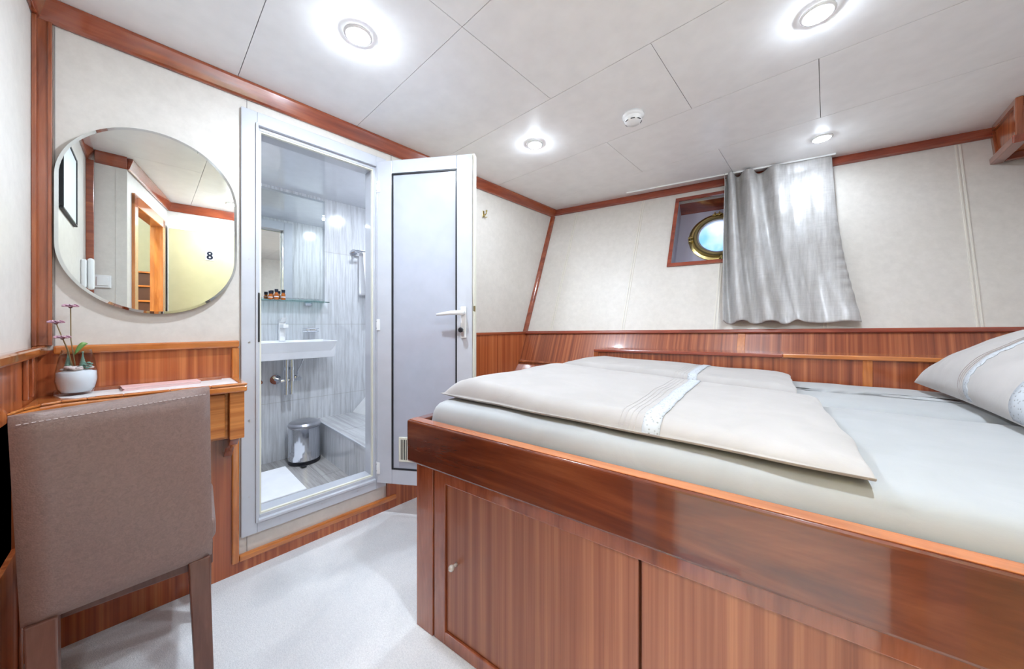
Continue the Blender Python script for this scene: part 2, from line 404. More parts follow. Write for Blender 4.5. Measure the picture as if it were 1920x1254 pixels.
box(bm, -1.56, -1.547, YL+.010, YL+.018, 0, .78); box(bm, -1.60, -1.592, YL+.010, YL+.016, 0, .78)
link('panel_moulding', bm, M['post'], p, .003)
# open recess under the desk; near-black lining paints in its shade
bm = B(); box(bm, -1.545, -1.2, YL-.30, YL-.29, .44, .80); box(bm, -1.545, -1.2, YL-.30, YL, .43, .445); box(bm, -1.545, -1.2, YL-.30, YL, .79, .80)
box(bm, -1.555, -1.545, YL-.30, YL-.0, .43, .80); box(bm, -1.2, -1.19, YL-.30, YL-.04, .43, .80)
struct(link('trim_6', bm, M['dark']), 'open recess in the panelling under the desk, its shade painted near-black', 'recess')
cornice('trim_7', (W, YL), (-.40, YL), M['trim_y'], 'mahogany cornice over the wall at the left end of the desk', sgn=1)

# ------------------------------------------------------------------ walls behind the camera (seen in the round-ended mirror)
bm = B(); box(bm, -.40, -.36, YL-.04, -.085, 0, ZC); box(bm, -.4015, -.4, -.131, -.129, 0, ZC)
struct(link('wall_jog', bm, M['vinyl']), 'narrow cream wall with the light switch, seen in the mirror', 'wall')
bm = B(); box(bm, -.445, -.402, YL, YL+.03, 0, ZC-.07)
struct(link('trim_8', bm, M['trim_y'], bev=.003), 'mahogany corner post seen in the mirror', 'corner post')
dl = Vector((.87, .195)).normalized(); o0 = (-.40, -.09)
def dwall(bm, s0, s1, z0, z1, t0=-.05, t1=0): return obox(bm, o0, dl, s0, s1, t0, t1, z0, z1)
bm = B(); dwall(bm, 0, .10, 0, ZC); dwall(bm, .80, .93, 0, ZC); dwall(bm, .10, .80, 1.85, ZC)
struct(link('wall_right', bm, M['vinyl']), 'cream wall around the cabin doorway, seen in the mirror', 'wall')
cornice('trim_9', (-.395, -.21), (-.395, -.085), M['trim_y'], 'short mahogany cornice above the light switch', sgn=1)
cornice('trim_10', (-.40, -.088), (.49, .112), M['trim_y'], 'mahogany cornice above the cabin doorway', sgn=1)
bm = B(); obox(bm, (.50, .11), Vector((-.08, .69)).normalized(), 0, .60, -.04, 0, 0, ZC)
struct(link('wall_closet', bm, M['vinyl']), 'cream closet wall behind the open cabin door', 'wall')
cornice('trim_11', (.50, .11), (.43, .71), M['trim_y'], 'mahogany cornice above the numbered cabin door', sgn=1)
bm = B(); box(bm, .435, 1.10, .70, .735, 0, ZC); struct(link('wall_closet_side', bm, M['vinyl']), 'cream closet side wall facing the bed', 'wall')
bm = B(); box(bm, 1.02, 1.06, .735, 2.9, 0, ZC)
struct(link('wall_headboard', bm, M['vinyl']), 'cream wall at the head of the bed', 'wall')
# doorway frame
fr = sempty('door_2', (0, 0, 0), 'cabin doorway with its cream door standing open, seen in the mirror', 'door')
bm = B()
dwall(bm, .10, .165, 0, 1.85, -.06, .014); dwall(bm, .735, .80, 0, 1.85, -.06, .014); dwall(bm, .10, .80, 1.79, 1.86, -.06, .014)
link('door_frame', bm, M['orange_z'], fr, .003)
cd = Vector((-.115, .99)).normalized(); cdo = (.438, .117)
bm = B(); obox(bm, cdo, cd, 0, .60, -.036, 0, .02, 1.84)
leaf2 = link('door_leaf', bm, M['yellow'], fr, .002)
bm = B(); obox(bm, cdo, cd, -.004, .0, -.04, .003, .02, 1.845); obox(bm, cdo, cd, 0, .6, -.036, .002, 1.815, 1.845)
link('edge_strip', bm, M['white'], leaf2)
bm = B(); obox(bm, cdo, cd, .226, .284, 0, .003, 1.578, 1.660); plate = link('number_plate', bm, M['white'], leaf2)
# digit 8 as two stacked rings, heavy numeral
bm = B()
cn = Vector((-cd.y, cd.x, 0)); ce = Vector((cd.x, cd.y, 0))
cc = Vector((*cdo, 0)) + ce*.255 + cn*.0035
def numeral_ring(bm, zc, rx, rz, hx, hz):
    n = 28; O = []; I = []
    for k in range(n):
        a = 2*PI*k/n
        for L_, a1, a2 in ((O, rx, rz), (I, hx, hz)):
            p_ = cc + ce*(math.cos(a)*a1) + Vector((0, 0, zc+math.sin(a)*a2)); L_.append((bm.verts.new(p_), bm.verts.new(p_+cn*.0015)))
    for k in range(n):
        j = (k+1) % n
        bm.faces.new((O[k][1], O[j][1], I[j][1], I[k][1])); bm.faces.new((O[k][0], O[j][0], O[j][1], O[k][1]))
numeral_ring(bm, 1.6365, .0195, .0185, .0062, .0062); numeral_ring(bm, 1.605, .0215, .0205, .0066, .0075)
link('numeral', bm, M['navy'], plate and leaf2)
# corridor with stairs
bm = B()
box(bm, .55, 3.3, -1.2, -1.16, 0, 2.6); box(bm, .55, 3.3, .16, .20, 0, 2.6); box(bm, 3.3, 3.34, -1.2, .2, 0, 2.6)
box(bm, -.5, .60, -1.2, -1.16, 0, 2.6); box(bm, -.54, -.5, -1.2, -.28, 0, 2.6)
struct(link('wall_corridor', bm, M['corr']), 'pale yellow corridor walls beyond the cabin door', 'wall')
bm = B(); box(bm, -.5, 1.7, -1.2, .16, 2.6, 2.64); struct(link('ceiling_corridor', bm, M['corr']), 'corridor ceiling beyond the cabin door', 'ceiling')
bm = B(); box(bm, -.5, 3.3, -1.2, -.28, -.03, 0); box(bm, .0, 3.3, -.3, .1, -.035, -.002); struct(link('floor_corridor', bm, M['carpet']), 'corridor floor beyond the cabin door', 'floor')
st = thing('staircase', (1.0, -.4, 0), 'dark wooden corridor stairs with golden nosings, seen in the round-ended mirror', 'stairs')
bm = B(); bt = B()
for k in range(9):
    xx = 1.0+.2*k; zz = .185*(k+1)
    box(bm, xx, xx+.2, -1.1, .155, 0, zz-.022); box(bt, xx-.025, xx+.2, -1.1, .157, zz-.02, zz)
link('risers', bm, M['stairdark'], st); link('treads', bt, M['orange_y'], st, .003)
# light switch, phone, picture
sw = thing('light_switch', (-.402, -.18, 1.25), 'white double light switch plate, seen in the mirror', 'light switch')
bm = B(); box(bm, -.410, -.4015, -.213, -.147, 1.24, 1.315); link('plate', bm, M['white'], sw, .003)
bm = B(); box(bm, -.415, -.410, -.203, -.157, 1.252, 1.303); link('rocker', bm, M['white'], sw, .002)
ph = thing('wall_phone', (-.58, YL, 1.2), 'white wall telephone handset on its cradle, seen in the mirror', 'telephone')
bm = B(); box(bm, -.66, -.60, YL, YL+.02, 1.22, 1.37); link('cradle', bm, M['white'], ph, .006)
bm = B(); box(bm, -.648, -.612, YL+.0205, YL+.045, 1.21, 1.38); link('handset', bm, M['white'], ph, .012, seg=3)
pic = thing('framed_picture', (-1.13, YL, 1.5), 'pale picture in a thin dark frame, seen in the mirror', 'picture')
bm = B()
for a in ((-1.30, -.90, 1.49, 1.5), (-1.30, -.90, 1.8, 1.81), (-1.30, -1.29, 1.5, 1.8), (-.91, -.90, 1.5, 1.8)): box(bm, a[0], a[1], YL, YL+.012, a[2], a[3])
link('frame', bm, M['gasket'], pic, .002)
bm = B(); box(bm, -1.29, -.91, YL, YL+.008, 1.5, 1.8); link('print', bm, M['paper'], pic)

# ------------------------------------------------------------------ far (hull) wall with porthole niche
nx0, nx1, nz0, nz1 = -.79, -.27, 1.442, 1.918
bm = B()
xs = [-1.80, nx0, nx1, 1.06]; zs = [.94, nz0, nz1, ZC+.002]
for i in range(3):
    for j in range(3):
        if i == 1 and j == 1: continue
        slab(bm, [hp(xs[i], zs[j]), hp(xs[i+1], zs[j]), hp(xs[i+1], zs[j+1]), hp(xs[i], zs[j+1])], -HN*.03)
for x in (-1.57, -1.04, -.5, -.004, .51):
    for dx, m_ in ((-.007, 0), (.007, 0)):
        zt = 1.415 if x == -.5 else 1.98
        n0 = len(bm.faces); bm.faces.ensure_lookup_table()
        slab(bm, [hp(x+dx-.003, .97), hp(x+dx+.003, .97), hp(x+dx+.003, zt), hp(x+dx-.003, zt)], HN*.0035)
        bm.faces.ensure_lookup_table()
        for f in bm.faces[n0:]: f.material_index = 1
struct(link('wall_far', bm, None, mats=[M['vinyl'], M['bead'], M['gap']]), 'cream sloping hull wall with double joint lines', 'wall')
# lower hull panelling
def zpan(bm, xa, xb, za, zb, t, off=0):
    """za/zb as functions or numbers"""
    fa = za if callable(za) else (lambda x: za); fb = zb if callable(zb) else (lambda x: zb)
    return slab(bm, [hp(xa, fa(xa), off), hp(xb, fa(xb), off), hp(xb, fb(xb), off), hp(xa, fb(xa), off)], HN*t)
bm = B(); zpan(bm, W, 1.05, .70, zr, .006)
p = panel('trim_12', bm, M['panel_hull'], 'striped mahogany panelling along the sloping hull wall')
bm = B(); zpan(bm, W+.01, 1.05, lambda x: zr(x)-.022, zr, .022); link('top_rail', bm, M['trim_x'], p, .005)
bm = B(); zpan(bm, W+.012, -1.1, .722, .738, .016); link('lower_rail', bm, M['post'], p, .003)
bm = B()
zpan(bm, -.385, -.348, .80, lambda x: zr(x)-.022, .010)
link('stile', bm, M['orange_z'], p, .002)
# steeper lower hull face
bm = B()
def lowp(x, z): return Vector((x, yh(x, .722) - .9*(.722-z), z))
slab(bm, [lowp(W, .1), lowp(-.9, .1), lowp(-.9, .722), lowp(W, .722)], (0, .02, .0))
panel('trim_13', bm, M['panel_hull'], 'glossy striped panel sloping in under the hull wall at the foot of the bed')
# corner post hull / door wall
bm = B()
slab(bm, [(W, yh(W, .961)-.034, .961), (W+.024, yh(W, .961)-.026, .961), (W+.024, yh(W, 1.975)-.026, 1.975), (W, yh(W, 1.975)-.034, 1.975)], (0, .03, 0))
struct(link('trim_14', bm, M['trim_y'], bev=.003), 'slanting mahogany corner post between door wall and hull wall', 'corner post')
# hull cornice
bm = B()
slab(bm, [hp(W, 1.982), hp(1.05, 1.982), hp(1.05, 1.990), hp(W, 1.990)], HN*.022)
slab(bm, [hp(W, 1.988), hp(1.05, 1.988), hp(1.05, 2.0385), hp(W, 2.0385)], HN*.014)
struct(link('trim_15', bm, M['trim_x'], bev=.003), 'dark red mahogany cornice along the hull wall', 'cornice')

# porthole niche
Hu = Vector((.9798, .2002, 0)); Hv = Vector((-.069, .338, .939)).normalized()
win = sempty('window_1', hp(-.53, nz0), 'square mahogany-framed niche with a brass porthole, half behind the curtain', 'window')
D = .165
bm = B()
for a in ((nx0-.024, nx1+.024, nz0-.024, nz0), (nx0-.024, nx1+.024, nz1, nz1+.024), (nx0-.024, nx0, nz0, nz1), (nx1, nx1+.024, nz0, nz1)):
    slab(bm, [hp(a[0], a[2]), hp(a[1], a[2]), hp(a[1], a[3]), hp(a[0], a[3])], HN*.012)
link('outer_frame', bm, M['trim_x'], win, .002)
bm = B(); slab(bm, [hp(nx0, nz1), hp(nx1, nz1), hp(nx1, nz1, -D), hp(nx0, nz1, -D)], (0, 0, .012)); link('top_reveal', bm, M['trim_x'], win)
bm = B()
slab(bm, [hp(nx0, nz0), hp(nx0, nz1), hp(nx0, nz1, -D), hp(nx0, nz0, -D)], (-.012, 0, 0)); slab(bm, [hp(nx1, nz0), hp(nx1, nz1), hp(nx1, nz1, -D), hp(nx1, nz0, -D)], (.012, 0, 0))
slab(bm, [hp(nx0, nz0), hp(nx1, nz0), hp(nx1, nz0, -D), hp(nx0, nz0, -D)], (0, 0, -.012))
link('side_reveal', bm, M['niche'], win)
pc = hp(-.53, 1.705-.0, -D)
pc = hp(-.53, 1.70, -D)
# back plate with round hole
bm = B(); n = 64; R = .15
sq = [hp(nx0-.01, nz0-.01, -D), hp(nx1+.01, nz0-.01, -D), hp(nx1+.01, nz1+.01, -D), hp(nx0-.01, nz1+.01, -D)]
def sqpt(a):
    d = Hu*math.cos(a)+Hv*math.sin(a); best = 9
    for k in range(4):
        e1 = sq[k]; e2 = sq[(k+1) % 4]
        ax, ay = (e1-pc).dot(Hu), (e1-pc).dot(Hv); bx, by = (e2-pc).dot(Hu), (e2-pc).dot(Hv)
        cx, cy = math.cos(a), math.sin(a); den = cx*(by-ay)-cy*(bx-ax)
        if abs(den) < 1e-9: continue
        t = (ax*(by-ay)-ay*(bx-ax))/den; u_ = (ax*cy-ay*cx)/den
        if t > 0 and -1e-6 <= u_ <= 1+1e-6: best = min(best, t)
    return pc + d*best
I0 = []; O0 = []
for k in range(n):
    a = 2*PI*(k+.5)/n; I0.append([bm.verts.new(pc+(Hu*math.cos(a)+Hv*math.sin(a))*R-HN*t) for t in (0, .03)]); O0.append([bm.verts.new(sqpt(a)-HN*t) for t in (0, .03)])
for k in range(n):
    j = (k+1) % n
    bm.faces.new((I0[k][0], I0[j][0], O0[j][0], O0[k][0])); bm.faces.new((I0[k][1], O0[k][1], O0[j][1], I0[j][1]))
    bm.faces.new((I0[k][0], I0[k][1], I0[j][1], I0[j][0])); bm.faces.new((O0[k][0], O0[j][0], O0[j][1], O0[k][1]))
link('back_plate', bm, M['niche'], win)
bm = B(); lathe(bm, [(.150, -.02), (.192, -.0), (.192, .010), (.176, .016), (.160, .014), (.158, -.02)], pc, HN, 64, True)
ringo = link('outer_ring', bm, M['brass'], win, smooth=False)
bm = B(); lathe(bm, [(.132, -.0), (.132, .020), (.142, .034), (.155, .034), (.162, .024), (.162, .006), (.15, -.0)], pc, HN, 64, True)
rim = link('inner_rim', bm, M['brassdull'], win)
bm = B(); lathe(bm, [(.126, .004), (.126, .024), (.136, .026), (.136, .004)], pc, HN, 64, True); link('glass_seal', bm, M['steel'], rim)
bm = B(); cyl(bm, pc+HN*.008, .130, .008, HN, 48); link('pane', bm, M['glass'], win)
for a in (PI*1.02, PI*1.55, PI*.52, 0):
    c_ = pc+(Hu*math.cos(a)+Hv*math.sin(a))*.178; tt = (-Hu*math.sin(a)+Hv*math.cos(a)); rr = (Hu*math.cos(a)+Hv*math.sin(a))
    bm = B()
    for s_ in (-1, 1): slab(bm, [c_+tt*s_*.014-rr*.016-tt*.005, c_+tt*s_*.014+rr*.016-tt*.005, c_+tt*s_*.014+rr*.016+tt*.005, c_+tt*s_*.014-rr*.016+tt*.005], HN*.034)
    tube(bm, [c_-tt*.03+HN*.026, c_+tt*.03+HN*.026], .007, 12)
    link('clamp', bm, M['brass'], win, .002)

# curtain rail + curtain
def yt(x): return 2.519 + .2242*(x+1.119)
bm = B()
slab(bm, [(-1.13, yt(-1.13)-.006, ZC-.010), (.04, yt(.04)-.006, ZC-.010), (.04, yt(.04)-.006, ZC-.0005), (-1.13, yt(-1.13)-.006, ZC-.0005)], (0, .012, 0))
tag(link('curtain_rail', bm, M['white'], bev=.001), 'thin white curtain track fixed to the ceiling over the porthole', 'curtain rail')
def lerp(a, b_, t): return a+(b_-a)*t
def sst(t): t = max(0, min(1, t)); return t*t*(3-2*t)
bm = B(); NS, NT = 170, 110; grid = []
for j in range(NT+1):
    t = j/NT; row = []
    z = lerp(2.028, 1.035, t)
    xl = lerp(-.507, -.452, t**1.3) - .0*t
    xr = lerp(.024, .045, min(1, t*2.2)) + .085*max(0, (t-.35)/.65)**1.6
    for i in range(NS+1):
        s = i/NS
        x = lerp(xl, xr, s)
        # pleat phase: bunched at top-left, fanning out downward
        sp = lerp(s**.55, s**.82, t)
        ph_ = 2*PI*4.2*sp
        gather = lerp(1.0, .75, t) * (1-.86*sst((s-.42)/.25)*(1-.15*t))
        cw = math.cos(ph_+.5); off = (abs(cw)**.7*(1 if cw > 0 else -1))*.042*gather
        off += .006*math.sin(2*PI*(1.6*s-.55*t)+.7)*(.4+.6*sst(s*2))
        off += .006*noise.noise(Vector((s*5, t*4, 2.1)))+.002*noise.noise(Vector((s*22, t*9, 5)))
        # little puckers along the right hem
        if s > .9: off += .004*math.sin(t*95+2*math.sin(t*17))*(s-.9)*10*sst((t-.3)*3)
        base_top = Vector((x, yt(x), z))
        ph = hp(x, z, .064)
        y = base_top.y if base_top.y < ph.y else ph.y
        w_ = sst(t/.3); y = lerp(base_top.y, ph.y, w_)
        if t <= .3: y = min(y, ph.y)
        p_ = Vector((x, y, z)) + HN*off
        if t > .93: p_.z += .018*math.exp(-((s-.57)/.045)**2)*(t-.93)/.07
        p_.z += .004*math.sin(s*9)*t
        if j == 0: p_.z = min(p_.z + .006*abs(math.sin(s*PI*6)), 2.034)
        p_.z = min(p_.z, 2.0295)
        row.append(bm.verts.new(p_))
    grid.append(row)
for j in range(NT):
    for i in range(NS): bm.faces.new((grid[j][i], grid[j][i+1], grid[j+1][i+1], grid[j+1][i]))
cu = link('curtain', bm, M['linen'], smooth=True)
sd = cu.modifiers.new('solid', 'SOLIDIFY'); sd.thickness = .0025; sd.offset = 0
tag(cu, 'silvery grey linen curtain bunched over the right half of the porthole niche', 'curtain')

# ------------------------------------------------------------------ overhead cabinet, top right
oc = thing('overhead_cabinet', (.82, 2.8, 1.83), 'small mahogany overhead cabinet under the ceiling in the far right corner', 'cabinet')
bm = B()
box(bm, .632, 1.01, 2.655, 2.955, 1.865, ZC-.002)
link('body', bm, M['panel'], oc)
bm = B()
box(bm, .618, .640, 2.64, 2.662, 1.86, ZC-.001); slab(bm, [hp(.618, 1.845, .0), hp(.64, 1.845, 0), hp(.64, 2.0, .0), hp(.618, 2.0, 0)], HN*.022)
box(bm, .618, .640, 2.655, 2.94, ZC-.03, ZC-.001); box(bm, .640, 1.02, 2.64, 2.66, ZC-.04, ZC-.001)
link('corner_moulding', bm, M['post'], oc, .003)
bm = B()
box(bm, .605, .645, 2.615, 2.92, 1.83, 1.865); box(bm, .645, 1.02, 2.615, 2.66, 1.83, 1.865); box(bm, .645, 1.02, 2.87, 2.90, 1.83, 1.865)
link('bottom_rail', bm, M['trim_y'], oc, .004)

# ------------------------------------------------------------------ ceiling fittings
lamps = [(-1.201, .502, 'bright round ceiling spotlight above the mirror and bathroom door'), (-1.205, 1.486, 'bright round ceiling spotlight nearest the open white door leaf'),
         (-.021, 1.485, 'large bright ceiling spotlight at the top edge above the bed'), (-.019, 2.498, 'small bright ceiling spotlight above the curtain'),
         (.15, .49, 'ceiling spotlight above the bed rail, seen only in the mirror')]
lp0 = None
for i, (x, y, lab) in enumerate(lamps):
    if lp0 is None:
        lp = thing('ceiling_spotlight', (x, y, ZC), lab, 'ceiling light', 'ceiling spotlights in the cabin')
        bm = B(); lathe(bm, [(.034, -.001), (.046, -.001), (.046, -.004), (.040, -.008), (.034, -.008)], (x, y, ZC), n=40, closed=True); link('bezel', bm, M['white'], lp, smooth=True)
        bm = B(); lathe(bm, [(.034, -.002), (.034, -.0085), (.029, -.012), (.017, -.0148), (0, -.0155)], (x, y, ZC), n=32); link('lens', bm, M['lamp'], lp, smooth=True)
        lp0 = lp
    else:
        lp = lp0.copy(); C.objects.link(lp); lp.location = (x, y, ZC); lp['label'] = lab
        for ch in list(lp0.children):
            c_ = ch.copy(); C.objects.link(c_); c_.parent = lp
            if c_.name.startswith('lens') and i in (1, 2, 3): c_.data = ch.data.copy(); c_.data.materials[0] = M['lampdim' if i == 3 else 'lampmid']
sm = thing('smoke_detector', (-.687, 1.601, ZC), 'round white smoke detector on the ceiling', 'smoke detector')
bm = B(); lathe(bm, [(0, -.0005), (.050, -.0005), (.050, -.012), (.043, -.018)], (-.687, 1.601, ZC), n=40)
lathe(bm, [(.043, -.018), (.040, -.026), (.041, -.030), (.032, -.042), (0, -.046)], (-.687, 1.601, ZC), n=40); link('housing', bm, M['white'], sm, smooth=True)
bm = B()
for a0 in (-2.3, -1.45, -.6, .4, 1.5, 2.6):
    pts = [Vector((-.687+.0375*math.cos(a0+k*.1), 1.601+.0375*math.sin(a0+k*.1), ZC-.036)) for k in range(6)]; tube(bm, pts, .0022, 6)
link('vent_slot', bm, M['gasket'], sm)
hk = thing('coat_hook', (W, 1.626, 1.79), 'small brass coat hook on the cream wall right of the door', 'hook')
bm = B(); box(bm, W, W+.004, 1.618, 1.634, 1.785, 1.83); link('back_plate', bm, M['brass'], hk, .002)
bm = B()
tube(bm, [(W+.004, 1.626, 1.80), (W+.02, 1.626, 1.795), (W+.032, 1.626, 1.805), (W+.034, 1.626, 1.82)], .004, 8); ball(bm, (W+.034, 1.626, 1.822), .007)
for s_ in (-1, 1): tube(bm, [(W+.004, 1.626, 1.79), (W+.015, 1.626+s_*.012, 1.782), (W+.022, 1.626+s_*.018, 1.787)], .0035, 8)
link('hook_arm', bm, M['brass'], hk, smooth=True)

# ------------------------------------------------------------------ bathroom door frame & leaf
dr = sempty('door_1', (W, .57, .14), 'white aluminium bathroom door frame with its leaf swung open into the cabin', 'door')
bm = B()
def ringx(bm, xa, xb, oy0, oy1, oz0, oz1, iy0, iy1, iz0, iz1):
    box(bm, xa, xb, oy0, iy0, oz0, oz1); box(bm, xa, xb, iy1, oy1, oz0, oz1); box(bm, xa, xb, iy0, iy1, oz0, iz0); box(bm, xa, xb, iy0, iy1, iz1, oz1)
ringx(bm, W, W+.014, .264, .893, .138, 1.93, .318, .838, .188, 1.877)
ringx(bm, W-.02, W+.022, .312, .846, .182, 1.883, .322, .835, .194, 1.872)
ringx(bm, -1.885, W+.005, .305, .848, .176, 1.888, .328, .826, .208, 1.858)
ringx(bm, -1.888, -1.869, .264, .893, .138, 1.93, .3265, .8275, .2065, 1.8595)
link('door_frame', bm, M['alu'], dr, .002)
bm = B(); ringx(bm, W-.012, W+.002, .326, .828, .206, 1.860, .334, .820, .214, 1.852); link('frame_seal', bm, M['seal'], dr)
bm = B(); box(bm, W-.01, W+.0065, .3275, .3285, .95, 1.16); box(bm, W+.003, W+.0235, .319, .324, .95, 1.16); link('strike_strip', bm, M['dark'], dr)
bm = B()
for z in (.30, .62, .95, 1.3, 1.65): cyl(bm, (W+.014, .291, z), .004, .0012, (1, 0, 0), 10)
for y in (.40, .57, .74): cyl(bm, (W+.014, y, .163), .004, .0012, (1, 0, 0), 10); 
link('frame_screws', bm, M['steel'], dr)
le = Vector((.833, .553, 0)).normalized(); ln = Vector((.553, -.833, 0)).normalized(); lo = Vector((-1.75, .83, 0))
def LP(s, t, z): return lo+le*s+ln*t+Vector((0, 0, z))
def lbox(bm, s0, s1, t0, t1, z0, z1): return hexa(bm, [LP(s0, t0, z0), LP(s1, t0, z0), LP(s1, t1, z0), LP(s0, t1, z0), LP(s0, t0, z1), LP(s1, t0, z1), LP(s1, t1, z1), LP(s0, t1, z1)])
bm = B(); lbox(bm, 0, .085, -.045, 0, .183, 1.889); lbox(bm, .44, .521, -.045, 0, .183, 1.889); lbox(bm, .085, .44, -.045, 0, .183, .262); lbox(bm, .085, .44, -.045, 0, 1.818, 1.889)
leaf = link('door_leaf', bm, M['alu'], dr, .003)
bm = B(); lbox(bm, .085, .44, -.030, -.006, .262, 1.818); link('infill_panel', bm, M['leafpanel'], leaf)
bm = B()
for a in ((.083, .091, .262, 1.818), (.434, .442, .262, 1.818), (.083, .442, .260, .267), (.083, .442, 1.812, 1.820)): lbox(bm, a[0], a[1], -.012, .0008, a[2], a[3])
link('panel_gasket', bm, M['gasket'], leaf)
bm = B(); lbox(bm, .519, .530, -.05, -.012, .178, 1.895); lbox(bm, .0, .521, -.052, -.045, .175, 1.897)
link('edge_seal', bm, M['seal'], leaf)
bm = B(); lbox(bm, .521, .5225, -.020, -.004, .91, 1.18); link('lock_plate', bm, M['steel'], leaf)
bm = B(); lbox(bm, .522, .532, -.03, -.012, 1.09, 1.12); link('latch_bolt', bm, M['brassdull'], leaf, .002)
bm = B()
lbox(bm, .463, .493, 0, .010, .955, 1.115)
hl = link('handle_plate', bm, M['white'], leaf, .006, seg=3)
bm = B()
tube(bm, [LP(.476, .008, 1.083), LP(.476, .035, 1.083), LP(.474, .047, 1.083), LP(.466, .052, 1.083), LP(.43, .052, 1.082), LP(.40, .051, 1.079), LP(.352, .048, 1.073)], [.014, .013, .0125, .012, .0105, .0095, .0065], 14)
link('lever_handle', bm, M['white'], leaf, smooth=True)
bm = B()
lathe(bm, [(0, .0), (.006, 0), (.006, .022), (.012, .024), (.013, .034), (.009, .038), (0, .038)], LP(.474, .008, .997), ln, 8)
link('thumb_turn', bm, M['dark'], leaf)
bm = B(); lbox(bm, .468, .484, .010, .018, .965, .992); link('lock_cylinder', bm, M['steel'], leaf, .003)
bm = B(); lbox(bm, .125, .30, -.006, .003, .305, .432)
vent = link('vent_grille', bm, M['seal'], leaf, .001)
bm = B()
for k in range(16): lbox(bm, .137+k*.0095, .1415+k*.0095, .003, .0036, .316, .421)
link('grille_slots', bm, M['gasket'], leaf)
for z in (1.755, 1.022, .262):
    bm = B(); cyl(bm, (W+.034, .842, z-.028), .0115, .056, n=18); box(bm, W+.014, W+.034, .836, .872, z-.028, z+.028); lbox(bm, .0, .018, 0, .004, z-.03, z+.03)
    hg = link('hinge', bm, M['white'], dr, .002)
    bm = B()
    for dz in (-.018, .018): cyl(bm, (W+.034, .8335, z+dz), .0022, .004, (0, -1, 0), 8)
    link('hinge_screws', bm, M['dark'], hg)
bm = B(); tube(bm, [(W+.030, .842, .20), (W+.030, .842, 1.87)], .007, 12); link('hinge_rod', bm, M['alu'], dr)

# ------------------------------------------------------------------ bathroom
XB = -2.725
bm = B()
box(bm, XB-.03, XB, -.5, 2.0, 0, 2.0); box(bm, XB, -1.84, -.5, -.47, 0, 2.0); box(bm, XB, -1.84, 1.97, 2.0, 0, 2.0)
box(bm, -1.87, -1.83, -.5, .305, 0, 2.0); box(bm, -1.87, -1.83, .845, 2.0, 0, 2.0); box(bm, -1.87, -1.83, .305, .845, 0, .18); box(bm, -1.87, -1.83, .305, .845, 1.885, 2.0)
struct(link('wall_bathroom', bm, M['tile']), 'grey travertine-look bathroom wall tiles', 'wall')
bm = B()
for z in (.494, 1.0235, 1.56): box(bm, XB, XB+.0006, -.47, 1.97, z-.0012, z+.0012)
for y in (.09, .69, 1.29):
    box(bm, XB, XB+.0006, y-.001, y+.001, .1, 1.95)
struct(link('trim_16', bm, M['grout']), 'fine joints between the bathroom wall tiles', 'tile joint')
bm = B(); box(bm, XB, -1.86, -.48, 1.98, 1.952, 1.99); 
struct(link('ceiling_bathroom', bm, M['bathceil']), 'glossy white bathroom ceiling', 'ceiling')
bm = B(); box(bm, XB, -1.86, -.48, .86, .06, .0985)
for f in bm.faces: f.material_index = 1
wy = [-.48+.15*k for k in range(10)]
random.seed(3)
for k, y in enumerate(wy):
    y1_ = min(y+.1475, .845)
    if y1_ <= y: continue
    xx = XB - random.random()*.5
    while xx < -1.86:
        a_, b_ = max(XB, xx), min(-1.862, xx+.597)
        if b_-a_ > .02: box(bm, a_, b_, y, y1_, .0985, .1)
        xx += .6
struct(link('floor_bathroom', bm, None, mats=[M['floortile'], M['grout']]), 'grey wood-look bathroom floor tiles', 'floor')
bm = B(); box(bm, XB, -1.87, .836, 1.97, .0, .325)
stp = struct(link('trim_17', bm, M['tile']), 'tiled raised step in the bathroom', 'step')
bm = B(); box(bm, XB, -2.30, .836, 1.97, .325, .335); box(bm, -2.297, -1.87, .836, 1.13, .325, .335); box(bm, -2.297, -1.87, 1.133, 1.97, .325, .335); link('step_top', bm, M['steptile'], stp)
bm = B(); box(bm, XB, -1.87, .830, .836, .322, .3355); link('edge_profile', bm, M['alu'], stp, .001)
bm = B()
slab(bm, [(XB+.001, 1.095, .3355), (-1.875, 1.20, .3355), (-1.875, 1.86, 1.0), (XB+.001, 1.74, 1.0)], (0, .02, -.02))
struct(link('wall_bathroom_hull', bm, M['white']), 'white sloping hull panel above the bathroom step', 'wall')
# bathroom mirror
bmir = thing('bathroom_mirror', (XB, .6, 1.19), 'large rectangular frameless mirror above the bathroom sink', 'mirror')
bm = B(); box(bm, XB+.001, XB+.008, .27, .891, 1.192, 1.93); link('backing', bm, M['white'], bmir)
bm = B(); box(bm, XB+.008, XB+.0095, .285, .876, 1.207, 1.915); link('mirror_glass', bm, M['mirror'], bmir)
bm = B()
for q in ([(.27, 1.192), (.891, 1.192), (.876, 1.207), (.285, 1.207)], [(.27, 1.93), (.891, 1.93), (.876, 1.915), (.285, 1.915)], [(.27, 1.192), (.27, 1.93), (.285, 1.915), (.285, 1.207)], [(.891, 1.192), (.891, 1.93), (.876, 1.915), (.876, 1.207)]):
    vs = [bm.verts.new((XB+(.0082 if k < 2 else .0098), y, z)) for k, (y, z) in enumerate(q)]; bm.faces.new(vs)
link('bevelled_edge', bm, M['mirrorb'], bmir)
sh = thing('glass_shelf', (XB, .58, 1.17), 'green-edged glass shelf under the bathroom mirror', 'shelf')
bm = B(); box(bm, XB+.002, XB+.125, .27, .885, 1.176, 1.183); link('shelf_glass', bm, M['greenglass'], sh, .001)
for y in (.35, .775):
    bm = B(); box(bm, XB, XB+.05, y-.022, y+.022, 1.152, 1.1755); link('bracket', bm, M['chrome'], sh, .005)
bots = [(.545, .040, 'short amber toiletry bottle at the left of the three on the glass shelf'), (.578, .052, 'amber toiletry bottle in the middle of the three on the glass shelf'), (.617, .050, 'tall amber toiletry bottle at the right of the three on the glass shelf')]
